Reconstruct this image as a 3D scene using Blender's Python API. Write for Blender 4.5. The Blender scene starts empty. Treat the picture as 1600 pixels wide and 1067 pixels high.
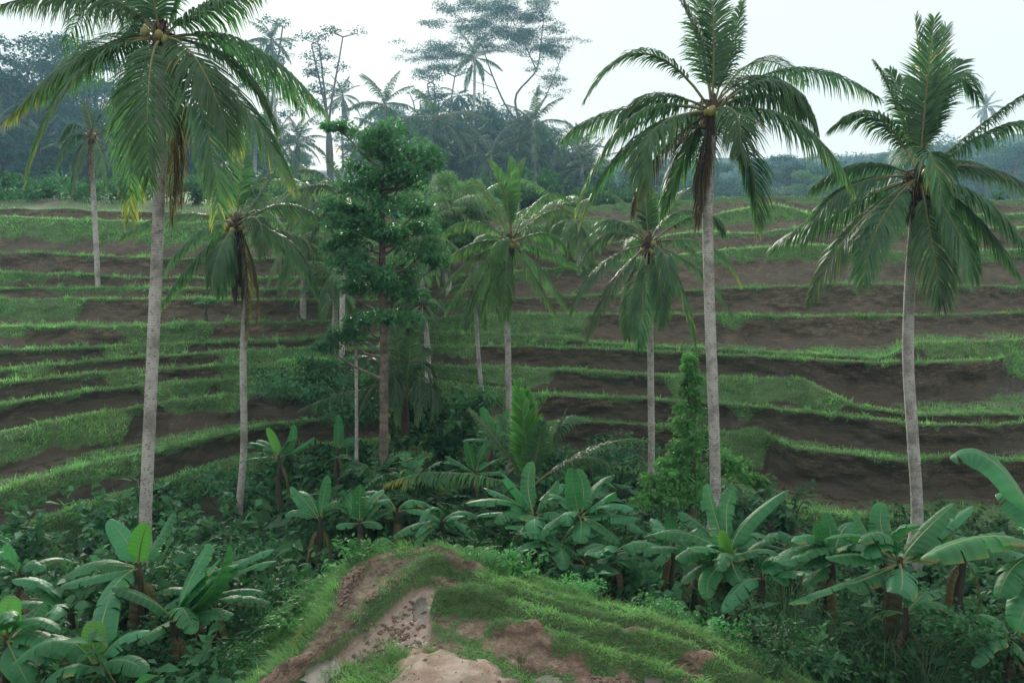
import bpy, math, random
import numpy as np
from mathutils import Vector

# ------------------------------------------------------------------ camera, sky, sun, exposure
SC = bpy.context.scene
F = 1244.0                       # focal length in photo pixels (1600 wide)
HOR = 400.0                      # horizon row in the photo
P = math.atan((533.5 - HOR) / F)
cP, sP = math.cos(P), math.sin(P)

cam_d = bpy.data.cameras.new('camera')
cam = bpy.data.objects.new('camera', cam_d)
SC.collection.objects.link(cam)
cam.location = (0, 0, 0)
cam.rotation_euler = (math.radians(90) - P, 0, 0)
cam_d.sensor_width = 36.0
cam_d.lens = 36.0 * F / 1600.0
cam_d.clip_start = 0.1
cam_d.clip_end = 3000
SC.camera = cam

def ray(u, v):
    a = (u - 800.0) / F
    b = (533.5 - v) / F
    return a, cP + b * sP, -sP + b * cP

def at(u, v, Y):
    a, dy, dz = ray(u, v)
    s = Y / dy
    return np.array([a * s, Y, dz * s])

SUN = np.array(ray(527, 236)); SUN /= np.linalg.norm(SUN)
SUN_AZ = math.atan2(SUN[0], SUN[1]); SUN_EL = math.radians(17)
GLOW = np.array([math.sin(SUN_AZ) * math.cos(SUN_EL), math.cos(SUN_AZ) * math.cos(SUN_EL), math.sin(SUN_EL)])   # centre of the hazy glow above the ridge

w = bpy.data.worlds.new('World'); SC.world = w; w.use_nodes = True
nt = w.node_tree; nt.nodes.clear()
sky = nt.nodes.new('ShaderNodeTexSky'); sky.sky_type = 'NISHITA'; sky.sun_disc = False
sky.sun_elevation = SUN_EL; sky.sun_rotation = SUN_AZ
sky.air_density = 1.0; sky.dust_density = 3.0; sky.ozone_density = 2.0
mix = nt.nodes.new('ShaderNodeMix'); mix.data_type = 'RGBA'
mix.inputs[0].default_value = 0.985
nt.links.new(sky.outputs[0], mix.inputs[6])
mix.inputs[7].default_value = (4.3, 4.38, 4.26, 1)          # even veil of thin morning cloud
bg = nt.nodes.new('ShaderNodeBackground'); bg.inputs[1].default_value = 0.1
nt.links.new(mix.outputs[2], bg.inputs[0])
wo = nt.nodes.new('ShaderNodeOutputWorld'); nt.links.new(bg.outputs[0], wo.inputs[0])

sl = bpy.data.lights.new('sun_lamp', 'SUN'); sl.energy = 3.9; sl.angle = math.radians(18.0); sl.color = (1.0, 0.93, 0.82)
slo = bpy.data.objects.new('sun_lamp', sl); SC.collection.objects.link(slo)
slo.rotation_euler = Vector(-GLOW).to_track_quat('-Z', 'Y').to_euler()

SC.view_settings.view_transform = 'Standard'
SC.view_settings.look = 'None'
SC.view_settings.exposure = 1.18
SC.view_settings.gamma = 1.0
SC.render.engine = 'CYCLES'
SC.cycles.use_denoising = True
SC.cycles.max_bounces = 5
SC.cycles.diffuse_bounces = 3
SC.cycles.glossy_bounces = 2
SC.cycles.transmission_bounces = 4
SC.cycles.transparent_max_bounces = 6
SC.cycles.volume_bounces = 2
SC.cycles.sample_clamp_indirect = 4.0

# ------------------------------------------------------------------ helpers
rng = np.random.default_rng(7)
R = random.Random(11)
C = SC.collection

def hash3(i, j, k, seed):
    h = (i * 374761393 + j * 668265263 + k * 2147483647 + seed * 974634777) & 0xFFFFFFFF
    h = ((h ^ (h >> 13)) * 1274126177) & 0xFFFFFFFF
    h = (h ^ (h >> 16)) & 0xFFFFFFFF
    return h / 4294967295.0

def vnoise(p, scale=1.0, seed=0, octaves=1):
    """value noise in [-1, 1] at points p (N,3)"""
    out = np.zeros(len(p)); amp = 1.0; tot = 0.0
    for o in range(octaves):
        q = np.asarray(p, float) * scale
        i = np.floor(q).astype(np.int64); f = q - i; f = f * f * (3 - 2 * f)
        r = 0
        for dx in (0, 1):
            for dy in (0, 1):
                for dz in (0, 1):
                    wgt = (f[:, 0] if dx else 1 - f[:, 0]) * (f[:, 1] if dy else 1 - f[:, 1]) * (f[:, 2] if dz else 1 - f[:, 2])
                    r = r + wgt * hash3(i[:, 0] + dx, i[:, 1] + dy, i[:, 2] + dz, seed + o * 17)
        out += amp * (r * 2 - 1); tot += amp
        amp *= 0.5; scale *= 2.0
    return out / tot

class MB:
    def __init__(s):
        s.v = []; s.f = []; s.a = []; s.m = []; s.n = 0; s.b = []
    def add(s, v, f, age=0.0, mat=0, b=0.0):
        v = np.asarray(v, float).reshape(-1, 3)
        n = len(v)
        s.v.append(v)
        s.a.append(np.broadcast_to(np.asarray(age, float), (n,)).copy())
        s.b.append(np.broadcast_to(np.asarray(b, float), (n,)).copy())
        for arr in (f if isinstance(f, list) else [f]):
            arr = np.asarray(arr, np.int64)
            if len(arr):
                s.f.append(arr + s.n); s.m.append(mat)
        s.n += n
    def build(s, name, mats, smooth=False, origin=None):
        me = bpy.data.meshes.new(name)
        V = np.concatenate(s.v)
        if origin is not None:
            V = V - np.asarray(origin)
        me.vertices.add(len(V)); me.vertices.foreach_set('co', V.astype(np.float32).ravel())
        loops = np.concatenate([a.ravel() for a in s.f])
        sizes = np.concatenate([np.full(len(a), a.shape[1]) for a in s.f])
        mi = np.concatenate([np.full(len(a), m) for a, m in zip(s.f, s.m)])
        starts = np.concatenate([[0], np.cumsum(sizes)[:-1]])
        me.loops.add(len(loops)); me.loops.foreach_set('vertex_index', loops.astype(np.int32))
        me.polygons.add(len(sizes))
        me.polygons.foreach_set('loop_start', starts.astype(np.int32))
        me.polygons.foreach_set('loop_total', sizes.astype(np.int32))
        me.polygons.foreach_set('material_index', mi.astype(np.int32))
        if smooth:
            me.polygons.foreach_set('use_smooth', np.ones(len(sizes), bool))
        at_ = me.attributes.new('age', 'FLOAT', 'POINT'); at_.data.foreach_set('value', np.concatenate(s.a).astype(np.float32))
        bt_ = me.attributes.new('along', 'FLOAT', 'POINT'); bt_.data.foreach_set('value', np.concatenate(s.b).astype(np.float32))
        for m in (mats if isinstance(mats, (list, tuple)) else [mats]):
            me.materials.append(m)
        me.update(calc_edges=True)
        me.validate()
        return me

def obj(name, mesh, parent=None, loc=None, rot=None, scale=None):
    o = bpy.data.objects.new(name, mesh); C.objects.link(o)
    if parent is not None: o.parent = parent
    if loc is not None: o.location = loc
    if rot is not None: o.rotation_euler = rot
    if scale is not None: o.scale = (scale,) * 3 if np.isscalar(scale) else scale
    return o

def tag(o, label=None, cat=None, group=None, kind=None):
    if label: o['label'] = label
    if cat: o['category'] = cat
    if group: o['group'] = group
    if kind: o['kind'] = kind
    return o

def thing(name, label, cat, loc, group=None, rz=0.0, scale=1.0):
    return tag(obj(name, None, None, loc, (0, 0, rz), scale), label, cat, group)

def norm(v):
    v = np.asarray(v, float)
    return v / (np.linalg.norm(v, axis=-1, keepdims=True) + 1e-9)

def tube(mb, pts, rad, sides=8, age=0.0, mat=0, along=None, jitter=0.0):
    pts = np.asarray(pts, float); n = len(pts)
    rad = np.broadcast_to(np.asarray(rad, float), (n,))
    t = norm(np.gradient(pts, axis=0))
    ref = np.array([0.31, 0.95, 0.02])
    a = norm(np.cross(t, ref)); b = np.cross(t, a)
    ang = np.linspace(0, 2 * np.pi, sides, endpoint=False)
    ring = a[:, None, :] * np.cos(ang)[None, :, None] + b[:, None, :] * np.sin(ang)[None, :, None]
    rr = rad[:, None, None] * (1 + jitter * rng.normal(size=(n, sides, 1)))
    V = (pts[:, None, :] + ring * rr).reshape(-1, 3)
    i = np.arange(n - 1)[:, None] * sides; j = np.arange(sides)[None, :]
    f = np.stack([i + j, i + (j + 1) % sides, i + sides + (j + 1) % sides, i + sides + j], -1).reshape(-1, 4)
    al = np.repeat(np.linspace(0, 1, n) if along is None else along, sides)
    mb.add(V, f, age, mat, al)

def smooth_path(pts, n):
    """Catmull-Rom through pts"""
    pts = np.asarray(pts, float)
    q = np.vstack([2 * pts[0] - pts[1], pts, 2 * pts[-1] - pts[-2]])
    k = len(pts) - 1
    t = np.linspace(0, k, n); i = np.minimum(t.astype(int), k - 1); f = (t - i)[:, None]
    p0, p1, p2, p3 = q[i], q[i + 1], q[i + 2], q[i + 3]
    return 0.5 * ((2 * p1) + (-p0 + p2) * f + (2 * p0 - 5 * p1 + 4 * p2 - p3) * f**2 + (-p0 + 3 * p1 - 3 * p2 + p3) * f**3)

# ------------------------------------------------------------------ materials
def new_mat(name):
    m = bpy.data.materials.new(name); m.use_nodes = True
    n = m.node_tree; n.nodes.clear()
    out = n.nodes.new('ShaderNodeOutputMaterial')
    return m, n, out

def N(n, t, **kw):
    x = n.nodes.new(t)
    for k, v in kw.items(): setattr(x, k, v)
    return x

def ramp(n, stops):
    r = n.nodes.new('ShaderNodeValToRGB'); e = r.color_ramp.elements
    while len(e) < len(stops): e.new(0.5)
    for i, (p, c) in enumerate(stops):
        e[i].position = p; e[i].color = (*c, 1)
    return r

def noise(n, scale, detail=3.0, vec=None, rough=0.55):
    x = n.nodes.new('ShaderNodeTexNoise'); x.inputs['Scale'].default_value = scale
    x.inputs['Detail'].default_value = detail; x.inputs['Roughness'].default_value = rough
    if vec is not None: n.links.new(vec, x.inputs['Vector'])
    return x

def mixc(n, fac, a, b, mode='MIX'):
    x = n.nodes.new('ShaderNodeMix'); x.data_type = 'RGBA'; x.blend_type = mode
    for sock, val in ((x.inputs[0], fac), (x.inputs[6], a), (x.inputs[7], b)):
        if hasattr(val, 'is_output'): n.links.new(val, sock)
        elif isinstance(val, (int, float)): sock.default_value = val
        else: sock.default_value = (*val, 1)
    return x.outputs[2]

def attr(n, name):
    a = n.nodes.new('ShaderNodeAttribute'); a.attribute_name = name
    return a.outputs['Fac']

def mrange(n, val, a, b, c, d):
    x = n.nodes.new('ShaderNodeMapRange'); n.links.new(val, x.inputs[0])
    for i, q in enumerate((a, b, c, d)): x.inputs[i + 1].default_value = q
    return x.outputs[0]

def leaf_mat(name, green, yellow=(0.30, 0.24, 0.04), brown=(0.11, 0.065, 0.035), trans=0.28, rough=0.42, var=0.5, spec=0.5, ribs=0.0, nscale=1.3):
    m, n, out = new_mat(name)
    g = np.array(green)
    rp = ramp(n, [(0.0, green), (0.35, tuple(g * [1.5, 1.35, 1.0])), (0.62, yellow), (0.85, brown), (1.0, tuple(np.array(brown) * 0.55))])
    n.links.new(attr(n, 'age'), rp.inputs[0])
    oi = N(n, 'ShaderNodeObjectInfo'); geo = N(n, 'ShaderNodeNewGeometry')
    ns = noise(n, nscale, 2.0, geo.outputs['Position'])
    v1 = mrange(n, oi.outputs['Random'], 0, 1, 1 - var * 0.5, 1 + var * 0.5)
    v2 = mrange(n, ns.outputs[0], 0.3, 0.7, 1 - var * 0.6, 1 + var * 0.6)
    mm = N(n, 'ShaderNodeMath', operation='MULTIPLY'); n.links.new(v1, mm.inputs[0]); n.links.new(v2, mm.inputs[1])
    hsv = N(n, 'ShaderNodeHueSaturation'); n.links.new(rp.outputs[0], hsv.inputs['Color']); n.links.new(mm.outputs[0], hsv.inputs['Value'])
    n.links.new(mrange(n, oi.outputs['Random'], 0, 1, 0.485, 0.52), hsv.inputs['Hue'])
    col = hsv.outputs[0]
    bs = N(n, 'ShaderNodeBsdfPrincipled'); bs.inputs['Roughness'].default_value = rough
    bs.inputs['Specular IOR Level'].default_value = spec
    if ribs:
        al = attr(n, 'along')
        sn = N(n, 'ShaderNodeMath', operation='SINE'); mu = N(n, 'ShaderNodeMath', operation='MULTIPLY')
        mu.inputs[1].default_value = ribs; n.links.new(al, mu.inputs[0]); n.links.new(mu.outputs[0], sn.inputs[0])
        bp = N(n, 'ShaderNodeBump'); bp.inputs['Strength'].default_value = 0.12; bp.inputs['Distance'].default_value = 0.01
        n.links.new(sn.outputs[0], bp.inputs['Height']); n.links.new(bp.outputs[0], bs.inputs['Normal'])
        col = mixc(n, mrange(n, sn.outputs[0], -1, 1, 0.0, 0.2), col, tuple(g * 2.0))
    n.links.new(col, bs.inputs['Base Color'])
    tr = N(n, 'ShaderNodeBsdfTranslucent')
    n.links.new(mixc(n, 1.0, col, (1.25, 1.6, 0.9), 'MULTIPLY'), tr.inputs[0])
    mx = N(n, 'ShaderNodeMixShader'); mx.inputs[0].default_value = trans
    n.links.new(bs.outputs[0], mx.inputs[1]); n.links.new(tr.outputs[0], mx.inputs[2])
    n.links.new(mx.outputs[0], out.inputs[0])
    return m

def trunk_mat(name, light, dark, ring=9.0, spots=True):
    m, n, out = new_mat(name)
    tc = N(n, 'ShaderNodeTexCoord')
    wv = N(n, 'ShaderNodeTexWave'); wv.bands_direction = 'Z'; wv.inputs['Scale'].default_value = ring
    wv.inputs['Distortion'].default_value = 3.0; wv.inputs['Detail'].default_value = 2.0; wv.inputs['Detail Scale'].default_value = 1.5
    n.links.new(tc.outputs['Object'], wv.inputs['Vector'])
    n1 = noise(n, 2.2, 5.0, tc.outputs['Object'], 0.65); n2 = noise(n, 14.0, 3.0, tc.outputs['Object'], 0.6)
    c = mixc(n, mrange(n, wv.outputs['Fac'], 0.0, 0.35, 0.5, 0.0), light, dark)
    c = mixc(n, mrange(n, n1.outputs[0], 0.44, 0.62, 0.0, 0.85), c, dark)
    c = mixc(n, mrange(n, n2.outputs[0], 0.56, 0.66, 0.0, 0.8), c, tuple(np.array(dark) * 0.6))
    bs = N(n, 'ShaderNodeBsdfPrincipled'); bs.inputs['Roughness'].default_value = 0.85
    n.links.new(c, bs.inputs['Base Color'])
    bp = N(n, 'ShaderNodeBump'); bp.inputs['Strength'].default_value = 0.3; bp.inputs['Distance'].default_value = 0.02
    n.links.new(mixc(n, 0.5, wv.outputs['Color'], n2.outputs['Color']), bp.inputs['Height']); n.links.new(bp.outputs[0], bs.inputs['Normal'])
    n.links.new(bs.outputs[0], out.inputs[0])
    return m

def plain_mat(name, c1, c2, rough=0.8, scale=6.0):
    m, n, out = new_mat(name)
    tc = N(n, 'ShaderNodeTexCoord'); ns = noise(n, scale, 4.0, tc.outputs['Object'])
    bs = N(n, 'ShaderNodeBsdfPrincipled'); bs.inputs['Roughness'].default_value = rough
    n.links.new(mixc(n, mrange(n, ns.outputs[0], 0.3, 0.7, 0, 1), c1, c2), bs.inputs['Base Color'])
    bp = N(n, 'ShaderNodeBump'); bp.inputs['Strength'].default_value = 0.5; bp.inputs['Distance'].default_value = 0.03
    n.links.new(ns.outputs[0], bp.inputs['Height']); n.links.new(bp.outputs[0], bs.inputs['Normal'])
    n.links.new(bs.outputs[0], out.inputs[0])
    return m

def mixneg(n, val):
    x = N(n, 'ShaderNodeMath', operation='MULTIPLY'); x.inputs[1].default_value = -1.0; x.use_clamp = True
    n.links.new(val, x.inputs[0]); return x.outputs[0]

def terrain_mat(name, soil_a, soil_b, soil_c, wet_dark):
    """age attribute: 0 bare soil .. 1 grass;  along attribute: wet mud share, and shade painted on the riser feet"""
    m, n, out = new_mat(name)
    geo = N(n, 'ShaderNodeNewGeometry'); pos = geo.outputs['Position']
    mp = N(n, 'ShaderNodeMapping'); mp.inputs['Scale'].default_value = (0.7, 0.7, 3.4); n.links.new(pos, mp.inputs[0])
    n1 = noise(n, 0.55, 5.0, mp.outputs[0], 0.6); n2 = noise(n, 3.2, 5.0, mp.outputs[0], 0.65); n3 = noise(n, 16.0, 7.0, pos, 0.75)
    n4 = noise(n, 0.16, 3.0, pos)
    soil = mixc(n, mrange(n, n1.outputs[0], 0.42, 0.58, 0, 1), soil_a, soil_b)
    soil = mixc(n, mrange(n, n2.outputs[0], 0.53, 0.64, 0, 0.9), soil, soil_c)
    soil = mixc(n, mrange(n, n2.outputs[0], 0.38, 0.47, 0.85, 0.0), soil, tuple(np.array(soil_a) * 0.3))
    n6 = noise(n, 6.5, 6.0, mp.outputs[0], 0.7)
    soil = mixc(n, mrange(n, n6.outputs[0], 0.36, 0.45, 0.85, 0.0), soil, tuple(np.array(soil_a) * 0.22))  # crevice shade painted into the soil colour, bump shading alone is soft
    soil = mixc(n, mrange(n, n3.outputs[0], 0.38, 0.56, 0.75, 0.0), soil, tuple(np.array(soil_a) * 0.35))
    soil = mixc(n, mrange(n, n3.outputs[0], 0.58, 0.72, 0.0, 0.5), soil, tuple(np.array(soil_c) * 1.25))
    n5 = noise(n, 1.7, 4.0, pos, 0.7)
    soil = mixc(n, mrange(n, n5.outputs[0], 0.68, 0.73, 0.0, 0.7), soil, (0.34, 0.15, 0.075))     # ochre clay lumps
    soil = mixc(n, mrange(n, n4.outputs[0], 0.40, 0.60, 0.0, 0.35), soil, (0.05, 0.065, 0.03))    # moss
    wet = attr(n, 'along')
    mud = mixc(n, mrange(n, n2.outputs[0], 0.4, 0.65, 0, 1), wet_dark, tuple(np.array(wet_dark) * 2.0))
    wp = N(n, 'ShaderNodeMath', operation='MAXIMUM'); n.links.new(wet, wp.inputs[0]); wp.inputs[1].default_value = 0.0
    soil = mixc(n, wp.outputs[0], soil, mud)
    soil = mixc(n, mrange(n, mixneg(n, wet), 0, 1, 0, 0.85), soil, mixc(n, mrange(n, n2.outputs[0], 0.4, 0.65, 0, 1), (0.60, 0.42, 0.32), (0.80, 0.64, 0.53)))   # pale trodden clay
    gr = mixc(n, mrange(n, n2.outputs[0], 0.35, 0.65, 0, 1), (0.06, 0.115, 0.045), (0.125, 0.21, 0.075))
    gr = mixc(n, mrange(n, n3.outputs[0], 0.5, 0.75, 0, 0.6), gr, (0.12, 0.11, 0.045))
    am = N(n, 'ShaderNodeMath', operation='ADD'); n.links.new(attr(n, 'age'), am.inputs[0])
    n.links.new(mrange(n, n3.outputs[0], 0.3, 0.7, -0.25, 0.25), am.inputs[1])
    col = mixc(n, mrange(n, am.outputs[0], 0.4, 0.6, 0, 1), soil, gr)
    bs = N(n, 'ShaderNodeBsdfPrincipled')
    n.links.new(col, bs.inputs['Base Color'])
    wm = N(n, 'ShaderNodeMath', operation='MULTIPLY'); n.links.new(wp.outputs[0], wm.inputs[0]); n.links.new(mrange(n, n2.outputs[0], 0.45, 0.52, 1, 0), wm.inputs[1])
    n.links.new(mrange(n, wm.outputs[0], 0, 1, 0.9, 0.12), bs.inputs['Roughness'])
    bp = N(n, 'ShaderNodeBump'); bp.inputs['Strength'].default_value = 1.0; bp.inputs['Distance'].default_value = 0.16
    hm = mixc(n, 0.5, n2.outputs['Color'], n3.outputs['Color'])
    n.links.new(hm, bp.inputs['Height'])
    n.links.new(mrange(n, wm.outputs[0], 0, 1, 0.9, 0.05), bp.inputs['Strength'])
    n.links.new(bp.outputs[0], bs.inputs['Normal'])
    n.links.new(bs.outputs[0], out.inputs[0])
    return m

M = {}
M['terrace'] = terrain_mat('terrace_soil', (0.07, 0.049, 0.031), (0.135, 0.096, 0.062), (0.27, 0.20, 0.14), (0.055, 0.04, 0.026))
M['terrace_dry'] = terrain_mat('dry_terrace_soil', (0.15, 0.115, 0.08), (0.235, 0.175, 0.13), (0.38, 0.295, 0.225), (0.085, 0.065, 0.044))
M['spur'] = terrain_mat('spur_soil', (0.24, 0.155, 0.11), (0.37, 0.25, 0.18), (0.48, 0.35, 0.27), (0.34, 0.255, 0.215))
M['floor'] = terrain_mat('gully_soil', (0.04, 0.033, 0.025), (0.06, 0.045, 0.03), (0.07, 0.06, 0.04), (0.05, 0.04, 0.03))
M['grass'] = leaf_mat('grass_blade', (0.205, 0.385, 0.19), (0.42, 0.33, 0.14), (0.3, 0.23, 0.11), 0.4, 0.5, 0.7, 0.3)
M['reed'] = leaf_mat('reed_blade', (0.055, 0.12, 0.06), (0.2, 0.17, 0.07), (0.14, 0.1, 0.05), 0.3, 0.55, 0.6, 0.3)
M['grass_near'] = leaf_mat('bank_grass_blade', (0.145, 0.27, 0.125), (0.38, 0.33, 0.14), (0.3, 0.23, 0.11), 0.4, 0.5, 0.7, 0.3)
M['palm'] = leaf_mat('palm_leaflet', (0.06, 0.14, 0.07), (0.40, 0.34, 0.06), (0.13, 0.085, 0.06), 0.32, 0.5, 0.45, 0.4)
M['palm_mid'] = leaf_mat('mid_palm_leaflet', (0.085, 0.18, 0.075), (0.42, 0.36, 0.08), (0.13, 0.085, 0.06), 0.4, 0.55, 0.4, 0.3)
M['palm_far'] = leaf_mat('far_palm_leaflet', (0.05, 0.10, 0.06), (0.26, 0.22, 0.07), (0.10, 0.07, 0.05), 0.25, 0.5, 0.4, 0.4)
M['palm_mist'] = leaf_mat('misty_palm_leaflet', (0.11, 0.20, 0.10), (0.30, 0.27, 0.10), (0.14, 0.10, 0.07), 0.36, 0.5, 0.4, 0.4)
M['palm_fresh'] = leaf_mat('fresh_palm_leaflet', (0.09, 0.26, 0.06), (0.3, 0.26, 0.04), (0.10, 0.06, 0.04), 0.35, 0.36, 0.3, 0.5)
M['rachis'] = plain_mat('palm_rachis', (0.16, 0.17, 0.07), (0.24, 0.22, 0.10), 0.75, 5)
M['ptrunk'] = trunk_mat('palm_trunk', (0.58, 0.55, 0.52), (0.24, 0.215, 0.195), 5.5)
M['ptrunk_brown'] = trunk_mat('palm_trunk_brown', (0.27, 0.20, 0.165), (0.12, 0.085, 0.07), 3.2)
M['fibre'] = plain_mat('palm_fibre', (0.035, 0.025, 0.02), (0.10, 0.065, 0.045), 0.9, 9)
M['coconut'] = plain_mat('coconut_husk', (0.33, 0.27, 0.07), (0.20, 0.20, 0.06), 0.45, 5)
M['husk'] = plain_mat('old_husk', (0.06, 0.04, 0.03), (0.16, 0.09, 0.06), 0.8, 9)
M['bark'] = trunk_mat('tree_bark', (0.24, 0.19, 0.16), (0.09, 0.07, 0.055), 1.0)
M['bark_far'] = plain_mat('far_bark', (0.16, 0.13, 0.11), (0.09, 0.075, 0.065), 0.9, 2)
M['tree'] = leaf_mat('tree_leaf', (0.062, 0.17, 0.085), trans=0.36, rough=0.5, var=0.6, spec=0.3, nscale=2.0)
M['forest'] = leaf_mat('forest_leaf', (0.03, 0.095, 0.08), trans=0.2, rough=0.55, var=0.5, spec=0.3, nscale=0.4)
M['pale'] = leaf_mat('pale_leaf', (0.14, 0.25, 0.12), trans=0.36, rough=0.5, var=0.5, spec=0.3)
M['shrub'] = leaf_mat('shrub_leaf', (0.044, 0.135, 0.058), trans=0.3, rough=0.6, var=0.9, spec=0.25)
M['weed'] = leaf_mat('weed_leaf', (0.09, 0.27, 0.085), trans=0.36, rough=0.5, var=0.6, spec=0.35)
M['vine'] = leaf_mat('vine_leaf', (0.11, 0.25, 0.085), trans=0.36, rough=0.55, var=0.7, spec=0.3)
M['banana'] = leaf_mat('banana_blade', (0.045, 0.185, 0.08), (0.30, 0.24, 0.06), (0.17, 0.09, 0.05), 0.26, 0.5, 0.55, 0.35, ribs=62.0)
M['banana_new'] = leaf_mat('young_banana_blade', (0.10, 0.25, 0.06), (0.30, 0.24, 0.06), (0.17, 0.09, 0.05), 0.38, 0.45, 0.2, 0.4, ribs=62.0)
M['midrib'] = plain_mat('banana_midrib', (0.20, 0.27, 0.10), (0.26, 0.32, 0.13), 0.45, 5)
M['pstem'] = plain_mat('banana_pseudostem', (0.085, 0.075, 0.045), (0.035, 0.032, 0.022), 0.7, 5)
M['stem'] = plain_mat('green_stem', (0.05, 0.08, 0.03), (0.09, 0.08, 0.04), 0.7, 6)
M['straw'] = plain_mat('dry_straw', (0.55, 0.38, 0.08), (0.42, 0.28, 0.08), 0.7, 9)
M['clod'] = plain_mat('soil_clod', (0.16, 0.11, 0.085), (0.27, 0.19, 0.15), 0.95, 12)
M['hill'] = plain_mat('far_hill_cover', (0.03, 0.06, 0.03), (0.06, 0.10, 0.045), 0.95, 0.15)

m_, n_, out_ = new_mat('puddle_water')
b_ = N(n_, 'ShaderNodeBsdfPrincipled'); b_.inputs['Base Color'].default_value = (0.15, 0.135, 0.12, 1); b_.inputs['Roughness'].default_value = 0.45
b_.inputs['Specular IOR Level'].default_value = 0.09
ns_ = noise(n_, 5.0, 3.0); bp_ = N(n_, 'ShaderNodeBump'); bp_.inputs['Strength'].default_value = 0.03; bp_.inputs['Distance'].default_value = 0.02
n_.links.new(ns_.outputs[0], bp_.inputs['Height']); n_.links.new(bp_.outputs[0], b_.inputs['Normal']); n_.links.new(b_.outputs[0], out_.inputs[0])
M['water'] = m_
m_, n_, out_ = new_mat('sun_disc')
e_ = N(n_, 'ShaderNodeEmission'); e_.inputs[0].default_value = (1.0, 0.80, 0.52, 1); e_.inputs[1].default_value = 0.75
n_.links.new(e_.outputs[0], out_.inputs[0]); M['sun'] = m_

# ------------------------------------------------------------------ terraced hillsides
def blades(mb, base, nrm, length, width, lean, age):
    """grass blades: base (n,3), growth direction nrm (n,3), lean (n,3) bending"""
    n = len(base)
    side = norm(np.cross(nrm, rng.normal(size=(n, 3)))) * width[:, None] * 0.5
    midp = base + nrm * (length * 0.55)[:, None] + lean * (length * 0.22)[:, None]
    tip = base + nrm * (length * 0.85)[:, None] + lean * (length * 0.75)[:, None]
    V = np.stack([base - side, base + side, midp + side * 0.8, midp - side * 0.8, tip], 1).reshape(-1, 3)
    i = np.arange(n)[:, None] * 5
    mb.add(V, [np.hstack([i, i + 1, i + 2, i + 3]), np.hstack([i + 3, i + 2, i + 4])], np.repeat(age, 5))

def interp(line, us):
    l = np.asarray(line, float)
    v = np.interp(us, l[:, 0], l[:, 1])
    s0 = (l[1, 1] - l[0, 1]) / (l[1, 0] - l[0, 0]); s1 = (l[-1, 1] - l[-2, 1]) / (l[-1, 0] - l[-2, 0])
    v = np.where(us < l[0, 0], l[0, 1] + np.clip(s0, -.15, .15) * (us - l[0, 0]), v)
    v = np.where(us > l[-1, 0], l[-1, 1] + np.clip(s1, -.15, .15) * (us - l[-1, 0]), v)
    k = np.ones(9) / 9
    return np.convolve(np.pad(v, 4, mode='edge'), k, mode='valid')

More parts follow.
